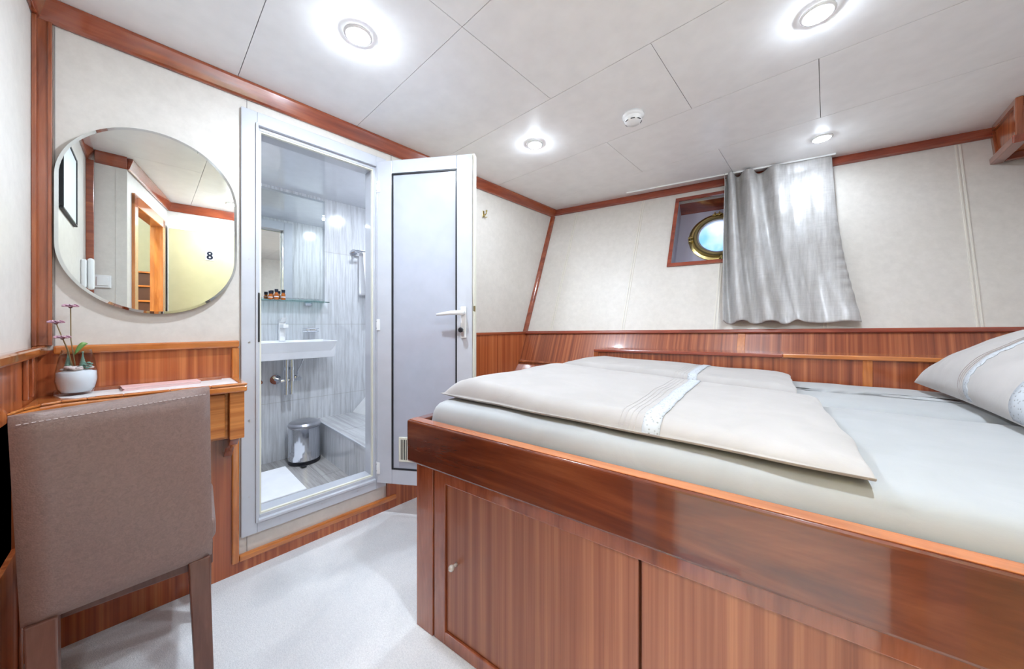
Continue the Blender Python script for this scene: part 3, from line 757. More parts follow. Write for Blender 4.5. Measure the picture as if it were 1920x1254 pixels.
for y, hh, lab in bots:
    x = XB+.07; z = 1.1835
    bt = thing('toiletry_bottle', (x, y, z), lab, 'bottle', 'toiletry bottles on the glass shelf')
    bm = B(); lathe(bm, [(0, 0), (.011, 0), (.0125, .002), (.0125, hh*.75), (.0085, hh*.9), (.0085, hh), (0, hh)], (x, y, z), n=20); link('bottle_body', bm, M['amber'], bt, smooth=False)
    bm = B(); cyl(bm, (x, y, z+hh*.36), .0129, hh*.12, n=20); link('white_label', bm, M['white'], bt)
    bm = B(); cyl(bm, (x, y, z+hh), .0105, .019, n=18); link('cap', bm, M['navy'], bt)
# sink
sk = thing('wall_sink', (XB+.14, .55, .78), 'white rectangular wall-hung washbasin under the bathroom mirror', 'sink')
bm = B(); ya, yb_, xa, xb2, za, zb_ = .24, .878, XB+.001, XB+.28, .802, .915
hexa(bm, [(xa, ya+.02, za), (xb2-.012, ya+.02, za), (xb2-.012, yb_-.008, za), (xa, yb_-.008, za), (xa, ya, zb_), (xb2, ya, zb_), (xb2, yb_, zb_), (xa, yb_, zb_)])
bm.faces.ensure_lookup_table()
top = max(bm.faces, key=lambda f: f.calc_center_median().z)
r_ = bmesh.ops.inset_individual(bm, faces=[top], thickness=.02)
bmesh.ops.translate(bm, verts=top.verts[:], vec=(.02, 0, 0)); 
e_ = bmesh.ops.extrude_discrete_faces(bm, faces=[top]); ff = e_['faces'][0]
bmesh.ops.translate(bm, verts=ff.verts[:], vec=(0, 0, -.07)); bmesh.ops.scale(bm, verts=ff.verts[:], vec=(.8, .9, 1), space=Matrix.Translation(-ff.calc_center_median()))
link('basin', bm, M['porc'], sk, .005, seg=3)
bm = B(); fx, fy = XB+.055, .612
box(bm, fx-.017, fx+.017, fy-.017, fy+.017, .912, 1.035); box(bm, fx-.012, fx+.10, fy-.015, fy+.015, 1.0, 1.022)
hexa(bm, [(fx-.018, fy-.017, 1.038), (fx+.018, fy-.017, 1.038), (fx+.018, fy+.017, 1.038), (fx-.018, fy+.017, 1.038), (fx-.018, fy-.017, 1.055), (fx+.075, fy-.014, 1.068), (fx+.075, fy+.014, 1.068), (fx-.018, fy+.017, 1.055)])
link('faucet', bm, M['white'], sk, .003)
bm = B()
for y in (.622, .652): tube(bm, [(XB+.12, y, .802), (XB+.12, y, .56)], .012, 16); 
for y in (.622, .652):
    for z in (.735, .66): cyl(bm, (XB+.12, y, z-.012), .0145, .018)
tube(bm, [(XB+.12, .637, .655), (XB+.12, .60, .652), (XB+.03, .59, .652), (XB, .585, .652)], .011, 14)
cyl(bm, (XB+.001, .585, .652), .032, .016, (1, 0, 0), 28)
link('bottle_trap', bm, M['chrome'], sk, smooth=False)
for y in (.71, .49):
    bm = B(); cyl(bm, (XB+.001, y, .65), .02, .006, (1, 0, 0), 20); tube(bm, [(XB+.005, y, .65), (XB+.05, y, .65)], .009, 12); cyl(bm, (XB+.045, y, .65), .015, .02, (1, 0, 0), 10)
    tube(bm, [(XB+.03, y, .655), (XB+.035, y, .70), (XB+.05, y+.02*(1 if y > .6 else -1), .75), (XB+.07, y+.03*(1 if y > .6 else -1), .805)], .0045, 8)
    link('shutoff_valve', bm, M['chrome'], sk)
sd_ = thing('soap_dish', (XB, .79, .97), 'chrome wire soap dish on the bathroom wall beside the faucet', 'soap dish')
bm = B()
for z in (.975, .993): tube(bm, [(XB+.005, .75, z), (XB+.07, .75, z), (XB+.085, .765, z), (XB+.085, .815, z), (XB+.07, .83, z), (XB+.005, .83, z)], .0035, 8)
for k in range(7): tube(bm, [(XB+.01+k*.012, .75, .972), (XB+.01+k*.012, .83, .972)], .002, 6)
for k in range(5): tube(bm, [(XB+.085, .765+k*.0125, .972), (XB+.085, .765+k*.0125, .994)], .0025, 6)
cyl(bm, (XB+.0005, .79, .982), .012, .02, (1, 0, 0), 12)
link('wire_basket', bm, M['chrome'], sd_)
bm = B(); box(bm, XB+.022, XB+.074, .764, .816, .9745, .9965); tag(link('soap_bar', bm, M['soap'], bev=.008, seg=3), 'cream bar of soap in the chrome wire dish', 'soap')
# towel rail and towel
tr = thing('towel_rail', (XB, 1.28, 1.58), 'chrome towel rail on the bathroom wall right of the mirror', 'towel rail')
bm = B(); cyl(bm, (XB+.0005, 1.10, 1.585), .024, .014, (1, 0, 0), 20); tube(bm, [(XB+.01, 1.10, 1.585), (XB+.09, 1.10, 1.585)], .009, 12); link('bracket', bm, M['chrome'], tr)
bm = B(); cyl(bm, (XB+.0005, 1.50, 1.585), .024, .014, (1, 0, 0), 20); tube(bm, [(XB+.01, 1.50, 1.585), (XB+.09, 1.50, 1.585)], .009, 12); link('bracket', bm, M['chrome'], tr)
bm = B(); tube(bm, [(XB+.085, 1.08, 1.585), (XB+.085, 1.52, 1.585)], .007, 12); tube(bm, [(XB+.04, 1.09, 1.585), (XB+.04, 1.51, 1.585)], .006, 12); link('rod', bm, M['chrome'], tr)
bm = B(); g2 = []
for j in range(31):
    t = j/30; row = []
    for i in range(17):
        s = i/16; y = lerp(1.135+.028*sst((t-.55)/.45)*(1-s), 1.40, s)
        if t < .5: x = XB+.028; z = lerp(1.25, 1.594, t/.5)
        else: x = XB+.097; z = lerp(1.594, 1.18, (t-.5)/.5)
        if abs(t-.5) < .02: x = XB+.06; z = 1.598
        x += .005*math.sin(s*7+t*3)*(1 if t > .52 else 0)
        row.append(bm.verts.new((x, y, z)))
    g2.append(row)
for j in range(30):
    for i in range(16): bm.faces.new((g2[j][i], g2[j][i+1], g2[j+1][i+1], g2[j+1][i]))
tw = link('hanging_towel', bm, M['towel'], smooth=True); md = tw.modifiers.new('s', 'SOLIDIFY'); md.thickness = .010; md.offset = 0
tag(tw, 'white towel hanging from the chrome rail in the bathroom', 'towel')
# bin
bn = thing('pedal_bin', (-2.585, .715, .1), 'small polished chrome pedal bin against the bathroom step', 'bin')
bc = (-2.585, .722, .1)
bm = B(); lathe(bm, [(0, 0), (.092, 0), (.095, .005), (.095, .022), (0, .022)], bc, n=48); link('base_ring', bm, M['dark'], bn)
bm = B(); lathe(bm, [(0, .022), (.091, .022), (.093, .026), (.093, .235), (.090, .238), (0, .238)], bc, n=48); link('body', bm, M['chrome'], bn, smooth=False)
bm = B(); lathe(bm, [(0, .240), (.094, .240), (.096, .245), (.096, .255), (.088, .268), (.06, .276), (0, .279)], bc, n=48); link('lid', bm, M['steel'], bn, smooth=False)
bm = B(); box(bm, -2.50, -2.455, .67, .70, .104, .112); link('pedal', bm, M['dark'], bn, .003)
# bath mat
bm = B(); box(bm, -2.555, -2.125, .18, .605, .1005, .112)
mt = link('bath_mat', bm, M['towel'], bev=.02, seg=4); mt.modifiers['bevel'].affect = 'EDGES'; mt.modifiers['bevel'].width = .005
tag(mt, 'folded white bath mat on the bathroom floor', 'bath mat')
for i, (x, y, lab) in enumerate(((-2.25, .25, 'bathroom ceiling spotlight to the left of the doorway'), (-2.25, 1.15, 'bathroom ceiling spotlight over the raised step'))):
    lp = thing('bathroom_spotlight', (x, y, 1.952), lab, 'ceiling light')
    bm = B(); lathe(bm, [(.034, -.001), (.046, -.001), (.046, -.004), (.040, -.008), (.034, -.008)], (x, y, 1.952), n=32, closed=True); link('bezel', bm, M['chrome'], lp)
    bm = B(); lathe(bm, [(.034, -.002), (.034, -.007), (.028, -.013), (0, -.017)], (x, y, 1.952), n=28); link('lens', bm, M['lampb'], lp)

# ------------------------------------------------------------------ round-ended mirror
mi = thing('wall_mirror', (W, .025, 1.06), 'large round-ended mirror on the cream wall above the desk', 'mirror')
def stadium(r, hz, n=40):
    pts = []
    for k in range(n+1): a = PI*k/n; pts.append((r*math.cos(a), hz+r*math.sin(a)))
    for k in range(n+1): a = PI+PI*k/n; pts.append((r*math.cos(a), -hz+r*math.sin(a)))
    return pts
my, mz = .025, 1.391
bm = B(); prism(bm, [(my+a, mz+b_) for a, b_ in stadium(.15, .1)], W, W+.018, 'yz'); link('mount', bm, M['dark'], mi)
bm = B(); S1 = stadium(.224, .103); S2 = stadium(.2155, .103)
a0 = [bm.verts.new((W+.018, my+a, mz+b_)) for a, b_ in S1]; a1 = [bm.verts.new((W+.021, my+a, mz+b_)) for a, b_ in S1]; a2 = [bm.verts.new((W+.0222, my+a, mz+b_)) for a, b_ in S2]
bm.faces.new(a0[::-1]); N_ = len(S1)
for A_, B_ in ((a0, a1), (a1, a2)):
    for k in range(N_): j = (k+1) % N_; bm.faces.new((A_[k], A_[j], B_[j], B_[k]))
link('bevelled_edge', bm, M['mirrorb'], mi)
bm = B(); prism(bm, [(my+a, mz+b_) for a, b_ in S2], W+.0195, W+.0222, 'yz'); link('mirror_glass', bm, M['mirror'], mi)

# ------------------------------------------------------------------ desk
dk = thing('wall_desk', (W, .0, .5), 'narrow wall-mounted wooden desk with a white inlaid top under the mirror', 'desk')
front = [(-1.545, .248), (-1.553, .15), (-1.562, .05), (-1.572, -.05), (-1.578, -.12), (-1.572, -.165), (-1.545, -.195), (-1.50, -.215), (-1.44, -.2295)]
poly = [(W+.0125, .248)] + front + [(W+.0125, -.2295)]
bm = B(); prism(bm, poly, .782, .806); link('desk_top', bm, M['orange_y'], dk, .006)
# raised lips round the inlay
inn = [(x-.022, y-.0 if i else y-.02) for i, (x, y) in enumerate(front)]
bm = B()
for i in range(len(front)-1):
    a, b_ = front[i], front[i+1]; c_, d_ = inn[i], inn[i+1]
    if i == 0: c_ = (front[0][0]-.022, .248)
    hexa(bm, [(*a, .806), (*c_, .806), (*d_, .806), (*b_, .806), (*a, .813), (*c_, .813), (*d_, .813), (*b_, .813)])
box(bm, W+.0125, -1.565, .228, .248, .806, .813)
link('edge_lip', bm, M['orange_y'], dk, .003)
bm = B(); prism(bm, [(W+.0125, .228), (-1.572, .228), (-1.60, -.12), (-1.66, -.175), (W+.03, -.20), (W+.0125, -.20)], .806, .8085); link('white_inlay', bm, M['inlay'], dk)
bm = B(); box(bm, W+.0125, -1.562, .20, .242, .612, .782); box(bm, -1.605, -1.590, -.2295, .20, .612, .782); link('apron', bm, M['apron'], dk, .002)
bm = B(); box(bm, -1.590, -1.575, -.205, .19, .622, .776); dw = link('drawer_front', bm, M['apron'], dk, .003)
bm = B()
prism(bm, [(W+.0125, .611), (-1.60, .611), (-1.60, .60), (-1.63, .575), (-1.66, .562), (-1.70, .545), (-1.73, .52), (-1.75, .50), (W+.0125, .495)], .205, .232, 'xz'); link('bracket', bm, M['trim_y'], dk, .002)
bm = B(); box(bm, W+.012, W+.035, -.2, .2, .80, .82); 
link('back_ledge', bm, M['post'], dk, .002)

# notebook
nb = thing('notebook', (-1.70, .02, .8085), 'thin pink notebook lying on the white desk top', 'book')
ne = Vector((-.10, 1, 0)).normalized(); no = (-1.675, -.055)
bm = B(); obox(bm, no, ne, 0, .19, 0, .105, .809, .8115); link('cover', bm, M['pink'], nb)
bm = B(); obox(bm, no, ne, .004, .187, .003, .10, .8115, .8165); link('pages', bm, M['pinklight'], nb)
bm = B(); obox(bm, no, ne, 0, .19, 0, .105, .8165, .819); link('upper_cover', bm, M['pink'], nb)

# vase
vx, vy, vz = -1.712, -.150, .8087
vs_ = thing('flower_vase', (vx, vy, vz), 'rounded glass vase of white sand with dusty pink flowers on the desk', 'vase')
vo = [(0, 0), (.024, 0), (.031, .003), (.038, .018), (.0425, .045), (.0415, .072), (.036, .110), (.0295, .139)]
vi = [(.0286, .139), (.0350, .110), (.0404, .072), (.0413, .045), (.0368, .020), (.029, .008), (0, .007)]
bm = B(); lathe(bm, vo+vi, (vx, vy, vz), n=48); link('glass_bowl', bm, M['vaseglass'], vs_, smooth=True)
bm = B(); lathe(bm, [(0, .0082), (.0285, .0090), (.0360, .021), (.0405, .045), (.0398, .070), (.024, .076), (0, .078)], (vx, vy, vz), n=40); link('sand', bm, M['sand'], vs_, smooth=True)
bm = B()
for k in range(26):
    a = random.random()*2*PI; r = random.random()**.5*.028
    ball(bm, (vx+r*math.cos(a), vy+r*math.sin(a), vz+.079+random.random()*.008), .004+random.random()*.004, (1.3, 1, .6), 5)
pb = link('pebbles', bm, M['shell'], vs_, smooth=True); pb['kind'] = 'stuff'
for (dx, dy, hh) in ((-.004, -.017, .115), (.006, .012, .113)):
    bm = B(); z = vz+.082
    for k in range(7): lathe(bm, [(0, .012), (.010*(1-k/8), 0), (0, .002)], (vx+dx, vy+dy, z+k*.006), n=10)
    cyl(bm, (vx+dx, vy+dy, z-.004), .0015, .05, n=6); ball(bm, (vx+dx, vy+dy, z+.049), .003, n=4)
    link('miniature_fir', bm, M['fakegreen'], vs_)
bm = B()
for k in range(9):
    a = k*2.4; ball(bm, (vx+.010+.007*math.cos(a), vy+.022+.007*math.sin(a), vz+.082+.002*k), .0045, (1, 1, .7), 5)
link('succulent', bm, M['fakegreen'], vs_, smooth=True)
def flower(base, mid, head, r=.0175):
    bm = B(); tube(bm, [base, mid, head], .0013, 6); stm = link('flower_stem', bm, M['stem'], vs_)
    bm = B(); h_ = Vector(head)
    for k in range(26):
        a = 2*PI*k/13+.2*(k//13); c_, s_ = math.cos(a), math.sin(a); up = .002+.004*(k % 2)+.003*(k//13)
        w_ = .0032; t_ = Vector((-s_, c_, 0))*w_; ra = Vector((c_, s_, 0))
        p0 = h_+ra*.003; p1 = h_+ra*r*.6+Vector((0, 0, up)); p2 = h_+ra*r+Vector((0, 0, up*.6))
        v_ = [bm.verts.new(q) for q in (p0-t_*.5, p0+t_*.5, p1+t_, p2+t_*.4, p2-t_*.4, p1-t_)]; bm.faces.new(v_)
    f_ = link('petals', bm, M['petal'], stm); md = f_.modifiers.new('s', 'SOLIDIFY'); md.thickness = .0008
    bm = B(); ball(bm, h_-Vector((0, 0, .001)), .0042, (1, 1, .8), 6); link('flower_centre', bm, M['flowerc'], stm, smooth=True)
flower((vx, vy-.002, vz+.08), (vx+.002, vy-.011, vz+.17), (vx, vy-.012, vz+.272))
flower((vx, vy-.006, vz+.08), (vx+.004, vy-.020, vz+.15), (vx+.006, vy-.038, vz+.222))
flower((vx+.004, vy-.008, vz+.08), (vx+.005, vy-.016, vz+.14), (vx+.010, vy-.026, vz+.176))
bm = B(); L_ = []
for k in range(9):
    t = k/8; c_ = Vector((vx+.004, vy-.004+.026*t, vz+.125+.052*t-.02*t*t+.006*math.sin(t*3))); w_ = .0075*math.sin(PI*min(1, t*.9+.08))
    L_.append((bm.verts.new(c_+Vector((0, .4, -1)).normalized()*w_), bm.verts.new(c_-Vector((0, .4, -1)).normalized()*w_)))
for a, b_ in zip(L_, L_[1:]): bm.faces.new((a[0], a[1], b_[1], b_[0]))
lf = link('leaf', bm, M['leaf'], vs_, smooth=True); md = lf.modifiers.new('s', 'SOLIDIFY'); md.thickness = .0008

# ------------------------------------------------------------------ chair
TL = Vector((-1.163, -.186, .845)); TR = Vector((-1.27, .122, .849)); BL = Vector((-1.243, -.183, .377)); BR = Vector((-1.255, .126, .377))
ch = thing('desk_chair', (-1.40, -.03, 0), 'taupe leather upholstered chair with dark wooden legs at the desk', 'chair')
bk = Vector((-1, -.10, 0)).normalized()
bm = B(); NU, NV = 14, 20; thick = .055
def cq(u, v): return lerp(lerp(BL, BR, u), lerp(TL, TR, u), v)
F_ = [[None]*(NV+1) for _ in range(NU+1)]; K_ = [[None]*(NV+1) for _ in range(NU+1)]
for i in range(NU+1):
    for j in range(NV+1):
        u, v = i/NU, j/NV; p_ = cq(u, v)
        e_ = min(u, 1-u)*.32; e2 = min(v, 1-v)*.47
        rd = .014; s1_ = 0
        for d_ in (e_, e2):
            if d_ < rd: s1_ += rd-math.sqrt(max(0, rd*rd-(rd-d_)**2))
        bul = .006*math.sin(PI*u)*math.sin(PI*v)
        F_[i][j] = bm.verts.new(p_+bk*(min(s1_, .02)-bul)); K_[i][j] = bm.verts.new(p_+bk*(thick-min(s1_, .02)+bul))
for i in range(NU):
    for j in range(NV):
        bm.faces.new((F_[i][j], F_[i+1][j], F_[i+1][j+1], F_[i][j+1])); bm.faces.new((K_[i][j], K_[i][j+1], K_[i+1][j+1], K_[i+1][j]))
for i in range(NU):
    for j in (0, NV): bm.faces.new((F_[i][j], F_[i+1][j], K_[i+1][j], K_[i][j]))
for j in range(NV):
    for i in (0, NU): bm.faces.new((F_[i][j], F_[i][j+1], K_[i][j+1], K_[i][j]))
bkr = link('backrest', bm, M['leather'], ch, smooth=True)
es = bkr.modifiers.new('edge', 'EDGE_SPLIT'); es.split_angle = math.radians(50)
bm = B()
pts = [cq(u, .965)-bk*.0012*-1 for u in (0, 1)]
for k in range(34):
    u0 = .03+.94*k/34; a = cq(u0, .966)-bk*.0006; b_ = cq(u0+.018, .966)-bk*.0006; tube(bm, [a, b_], .0012, 5)
link('seam_stitching', bm, plain('pale_thread', (176, 160, 156), .7), bkr)
bm = B(); seatp = [(-1.31, -.19), (-1.295, .135), (-1.62, .16), (-1.62, -.205)]
prism(bm, [(x, y) for x, y in seatp], .40, .47); link('seat', bm, M['leather'], ch, .02, seg=4)
bm = B(); prism(bm, [(x*.985-.02, y*.95) for x, y in seatp], .34, .40); link('seat_frame', bm, M['legwood'], ch, .003)
def leg(p0, p1, w0, w1):
    bm = B(); a, b_ = Vector(p0), Vector(p1)
    def sqr(c_, w_): return [c_+Vector((x*w_/2, y*w_/2, 0)) for x, y in ((-1, -1), (1, -1), (1, 1), (-1, 1))]
    hexa(bm, sqr(b_, w1)+sqr(a, w0)); link('leg', bm, M['legwood'], ch, .003)
leg((-1.285, .097, .38), (-1.235, .107, 0), .044, .036); leg((-1.27, -.158, .38), (-1.222, -.145, 0), .044, .036)
leg((-1.59, .135, .36), (-1.60, .137, 0), .036, .03); leg((-1.59, -.185, .36), (-1.60, -.188, 0), .036, .03)

# ------------------------------------------------------------------ bed
bo = (-1.023, .5855)  # outer face corner of the rail
def bp(s, t, z): return Vector((bo[0]+BD[0]*s+BN[0]*t, bo[1]+BD[1]*s+BN[1]*t, z))
def bb(bm, s0, s1, t0, t1, z0, z1): return hexa(bm, [bp(s0, t0, z0), bp(s1, t0, z0), bp(s1, t1, z0), bp(s0, t1, z0), bp(s0, t0, z1), bp(s1, t0, z1), bp(s1, t1, z1), bp(s0, t1, z1)])
bed = thing('cabin_bed', bp(1, .7, 0), 'built-in mahogany double bed with cupboard doors below its thick glossy side rail', 'bed')
SE = 1.98
bm = B(); bb(bm, 0, SE, 0, .04, .573, .7105)
link('side_rail', bm, M['rail'], bed, .007, seg=3)
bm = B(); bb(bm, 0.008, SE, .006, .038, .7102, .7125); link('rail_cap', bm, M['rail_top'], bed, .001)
bm = B(); bb(bm, 0, .04, .04, 1.36, .573, .7105); link('foot_rail', bm, M['rail'], bed, .007, seg=3)
bm = B(); bb(bm, .0, .08, .042, .085, .0, .573); link('corner_post', bm, M['frame_bed'], bed, .002)
bm = B(); bb(bm, .084, .134, .045, .075, 0, .573); bb(bm, .134, SE, .045, .075, .514, .573); bb(bm, .134, SE, .045, .075, 0, .04)
bb(bm, 1.33, 1.39, .045, .075, .04, .514)
link('face_frame', bm, M['frame_bed'], bed, .002)
bm = B(); bb(bm, .084, SE, .0425, .046, .560, .573); link('apron_strip', bm, M['rail_top'], bed, .001)
bm = B(); bb(bm, .02, SE, .080, .09, .0, .57); bb(bm, .02, .03, .08, 1.30, 0, .57); bb(bm, .03, SE, .09, 1.3, .50, .56); link('carcass', bm, M['frame_bed'], bed)
d1 = None
for (s0, s1) in ((.136, .733), (.739, 1.327)):
    bm = B(); bb(bm, s0, s1, .053, .072, .042, .512); d_ = link('door', bm, M['panel_bed'], bed, .0015)
    ks = s0+.042 if s0 < .5 else s1-.042
    bm = B(); kp = bp(ks, .053, .272); nd = Vector((.135, -.991, 0))
    lathe(bm, [(0, 0), (.006, 0), (.005, .010), (.004, .014)], kp, nd, 14); ball(bm, kp+nd*.022, .010, n=9); link('knob', bm, M['pearl'], d_, smooth=True)

# mattresses
def pillowslab(name, P, ns, nt_, zb, zt, er, mat, parent=None, bump_=.002, seed=0, side=None, edge=None):
    """closed slab over plan map P(u,v)->(x,y); rounded edges of radius er"""
    bm = B(); T = [[None]*(nt_+1) for _ in range(ns+1)]; Bt = [[None]*(nt_+1) for _ in range(ns+1)]
    o = Vector(P(0, 0)); Lu = (Vector(P(1, 0))-o).length; Lv = (Vector(P(0, 1))-o).length
    for i in range(ns+1):
        for j in range(nt_+1):
            # denser sampling near the edges
            u = .5-.5*math.cos(PI*i/ns); v = .5-.5*math.cos(PI*j/nt_)
            p_ = Vector(P(u, v)); du = min(u, 1-u)*Lu; dv = min(v, 1-v)*Lv
            def rr(d_): d_ = min(d_, er); return math.sqrt(max(0, er*er-(er-d_)**2))/er
            k = rr(du)*rr(dv) if er > 0 else 1
            zz = zt(u, v) if callable(zt) else zt
            mid = (zb+zz)/2 if side is None else side
            n_ = noise.noise(Vector((p_.x*3, p_.y*3, seed)))*bump_ + noise.noise(Vector((p_.x*11, p_.y*9, seed+5)))*bump_*.5
            top_ = lerp(mid, zz, k)+n_*k; bot = lerp(mid, zb, rr(min(du, dv)) if edge is None else min(1, k*1.2))
            T[i][j] = bm.verts.new((p_.x, p_.y, top_)); Bt[i][j] = T[i][j] if (i in (0, ns) or j in (0, nt_)) else bm.verts.new((p_.x, p_.y, bot))
    for i in range(ns):
        for j in range(nt_):
            bm.faces.new((T[i][j], T[i+1][j], T[i+1][j+1], T[i][j+1]))
            q = (Bt[i][j], Bt[i][j+1], Bt[i+1][j+1], Bt[i+1][j])
            try: bm.faces.new(q)
            except Exception: pass
    return link(name, bm, mat, parent, smooth=True)
def Pm(s0, s1, t0, t1): return lambda u, v: tuple(bp(lerp(s0, s1, u), lerp(t0, t1, v), 0))[:2]
def mattress(s0, s1, t0, t1, lab):
    bm = B(); T = []; ns, nt_ = 60, 40
    er = .055
    # profile round the edge: build as rings shrinking inward, superellipse corners
    o = bp(0, 0, 0)
    def ringpts(ins, z, n=160):
        r = .05; a, b_, c_, d_ = s0+ins, s1-ins, t0+ins, t1-ins; r = max(r-ins*.3, .012); pts = []
        for (cx, cy, a0) in ((b_-r, c_+r, -PI/2), (b_-r, d_-r, 0), (a+r, d_-r, PI/2), (a+r, c_+r, PI)):
            for k in range(9): an = a0+PI/2*k/8; pts.append((cx+r*math.cos(an), cy+r*math.sin(an)))
        out = []
        N2 = len(pts)
        for k in range(N2):
            x, y = pts[k]; x2, y2 = pts[(k+1) % N2]; m_ = 40 if k % 9 == 8 else 1
            for q in range(m_): out.append((lerp(x, x2, q/m_), lerp(y, y2, q/m_)))
        return [bp(x, y, z + (noise.noise(Vector((x*14, y*14, z*6)))*.0022 if ins > 0 else 0)) + Vector((0, 0, 0)) for x, y in out]
    prof = [(0.004, .585), (0, .60), (0, .705), (.003, .728), (.009, .745), (.018, .757), (.032, .764), (.055, .768), (.2, .770), (.32, .770)]
    rings = [[bm.verts.new(p_) for p_ in ringpts(i_, z_)] for i_, z_ in prof]
    for a, b_ in zip(rings, rings[1:]):
        for k in range(len(a)): j = (k+1) % len(a); bm.faces.new((a[k], a[j], b_[j], b_[k]))
    bm.faces.new(rings[0][::-1]); bm.faces.new(rings[-1])
    m_ = link('mattress', bm, M['sheet'], smooth=True); tag(m_, lab, 'mattress', 'mattresses side by side on the bed'); return m_
mattress(.043, 1.97, .045, .776, 'front mattress in a white fitted sheet, next to the glossy side rail')
mattress(.043, 1.97, .778, 1.333, 'rear mattress in a white fitted sheet, along the hull ledge')

# ledge behind the bed
lg = thing('hull_ledge', (-.1, 2.15, .5), 'long mahogany ledge between the bed and the hull wall', 'ledge')
lo_ = (-1.09, 1.938); LDD = Vector((1, .1285)).normalized()
def zl(s): return .866+.0185*s
bm = B()
def lgb(bm, s0, s1, t0, t1, z0, z1):
    n_ = (-LDD[1], LDD[0]); P = lambda s, t, z: (lo_[0]+LDD[0]*s+n_[0]*t, lo_[1]+LDD[1]*s+n_[1]*t, z)
    za = lambda z, s: z(s) if callable(z) else z
    return hexa(bm, [P(s0, t0, za(z0, s0)), P(s1, t0, za(z0, s1)), P(s1, t1, za(z0, s1)), P(s0, t1, za(z0, s0)), P(s0, t0, za(z1, s0)), P(s1, t0, za(z1, s1)), P(s1, t1, za(z1, s1)), P(s0, t1, za(z1, s0))])
lgb(bm, .012, 2.1, .012, .05, .45, lambda s: zl(s)-.018)
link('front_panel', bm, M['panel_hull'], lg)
bm = B(); lgb(bm, .0, .945, 0, .19, lambda s: zl(s)-.018, zl); link('ledge_top', bm, M['trim_x'], lg, .004)
bm = B(); lgb(bm, .945, 2.1, 0, .19, lambda s: zl(s)-.018, lambda s: zl(s)+.001); link('golden_ledge_top', bm, M['orange_x'], lg, .004)
bm = B(); lgb(bm, 0, .03, .004, .19, .45, lambda s: zl(s)-.018); link('stile', bm, M['post'], lg, .002)
bm = B(); lgb(bm, 1.215, 1.245, .006, .02, .6, lambda s: zl(s)-.018); link('stile', bm, M['orange_z'], lg, .002)

# duvets
def duvet(c, thick, lab, seed, band, zb=.772):
    # c: corners near-left, near-right, far-right, far-left (plan)
    c = [Vector(q) for q in c]
    P = lambda u, v: tuple(lerp(lerp(c[0], c[1], u), lerp(c[3], c[2], u), v))
    bm = B(); ns, nv = 96, 56; T = {}; Q = {}
    Lu = (c[1]-c[0]).length; Lv = (c[3]-c[0]).length
    for i in range(ns+1):
        for j in range(nv+1):
            u = .5-.5*math.cos(PI*i/ns) if True else i/ns; v = .5-.5*math.cos(PI*j/nv)
            x, y = P(u, v); du = u*Lu; dr_ = (1-u)*Lu; dv = v*Lv; dv2 = (1-v)*Lv
            def pr(d_, r_): d_ = min(d_, r_); return math.sqrt(max(0, 1-((r_-d_)/r_)**2))
            k = pr(du, .15)*pr(dv, .05)*pr(dv2, .05)*lerp(.62, 1, pr(dr_, .10))
            h_ = thick*lerp(1.14, .55, u)*k
            h_ += noise.noise(Vector((x*4, y*4, seed)))*.008*k + noise.noise(Vector((x*12, y*7, seed)))*.0018*k
            if v < .2 or u > .93: h_ += .0022*noise.noise(Vector((x*45, y*20, seed)))*k
            # plan edge waviness
            wob = .006*noise.noise(Vector((u*6, v*6, seed+3)))
            low = zb + .2*thick*(1-pr(dv, .05)*pr(dv2, .05)*pr(du, .06))
            T[i, j] = bm.verts.new((x+wob, y+wob, max(zb+h_, low+.001)))
            Q[i, j] = bm.verts.new((x+wob, y+wob, low))
    for i in range(ns):
        for j in range(nv):
            bm.faces.new((T[i, j], T[i+1, j], T[i+1, j+1], T[i, j+1])); bm.faces.new((Q[i, j], Q[i, j+1], Q[i+1, j+1], Q[i+1, j]))
    for i in range(ns):
        for j in (0, nv): bm.faces.new((T[i, j], T[i+1, j], Q[i+1, j], Q[i, j]))
    for j in range(nv):
        for i in (0, ns): bm.faces.new((T[i, j], T[i, j+1], Q[i, j+1], Q[i, j]))
    # heights for the bands
    tv = {k_: v_.co.copy() for k_, v_ in T.items()}
    root = thing('folded_duvet', (c[0].x, c[0].y, zb), lab, 'duvet', 'folded duvets on the bed')
    link('cover', bm, M['cotton'], root, smooth=True)
    def strip(u0, u1, mat, nm, lift, label=None, wavy=0):
        i0 = min(range(ns+1), key=lambda i: abs(.5-.5*math.cos(PI*i/ns)-u0)); i1 = max(i0+1, min(range(ns+1), key=lambda i: abs(.5-.5*math.cos(PI*i/ns)-u1)))
        uu = lambda i: .5-.5*math.cos(PI*i/ns)
        bm = B(); rows_ = []
        def top_at(u, j):
            f_ = math.acos(max(-1, min(1, 1-2*u)))/PI*ns; a = min(ns-1, int(f_)); return lerp(tv[a, j], tv[a+1, j], f_-a)
        for j in range(0, nv+1):
            w_ = wavy*math.sin(j*2.2)
            rows_.append([bm.verts.new(top_at(lerp(u0-w_, u1+w_, q/4), j)+Vector((0, 0, lift))) for q in range(5)])
        for a, b_ in zip(rows_, rows_[1:]):
            for q in range(4): bm.faces.new((a[q], a[q+1], b_[q+1], b_[q]))
        s_ = link(nm, bm, mat, root, smooth=True); md = s_.modifiers.new('s', 'SOLIDIFY'); md.thickness = min(.0012, lift)
        if label: s_['label'] = label
    strip(band, band+.035, M['lace'], 'lace_band', .0012, 'white lace band', .0005)
    for k in range(4): strip(band-.018-.011*k, band-.015-.011*k, M['cotton'], 'pin_tuck', .0003)
    return root
duvet([(-.995, .700), (.058, .782), (-.025, 1.475), (-1.09, 1.395)], .062, 'folded beige duvet nearest the glossy side rail, with a white lace band', 1.3, .655)
duvet([(-1.075, 1.475), (-.075, 1.535), (-.13, 2.03), (-1.10, 1.90)], .062, 'folded beige duvet along the hull ledge, with a white lace band', 7.7, .65)

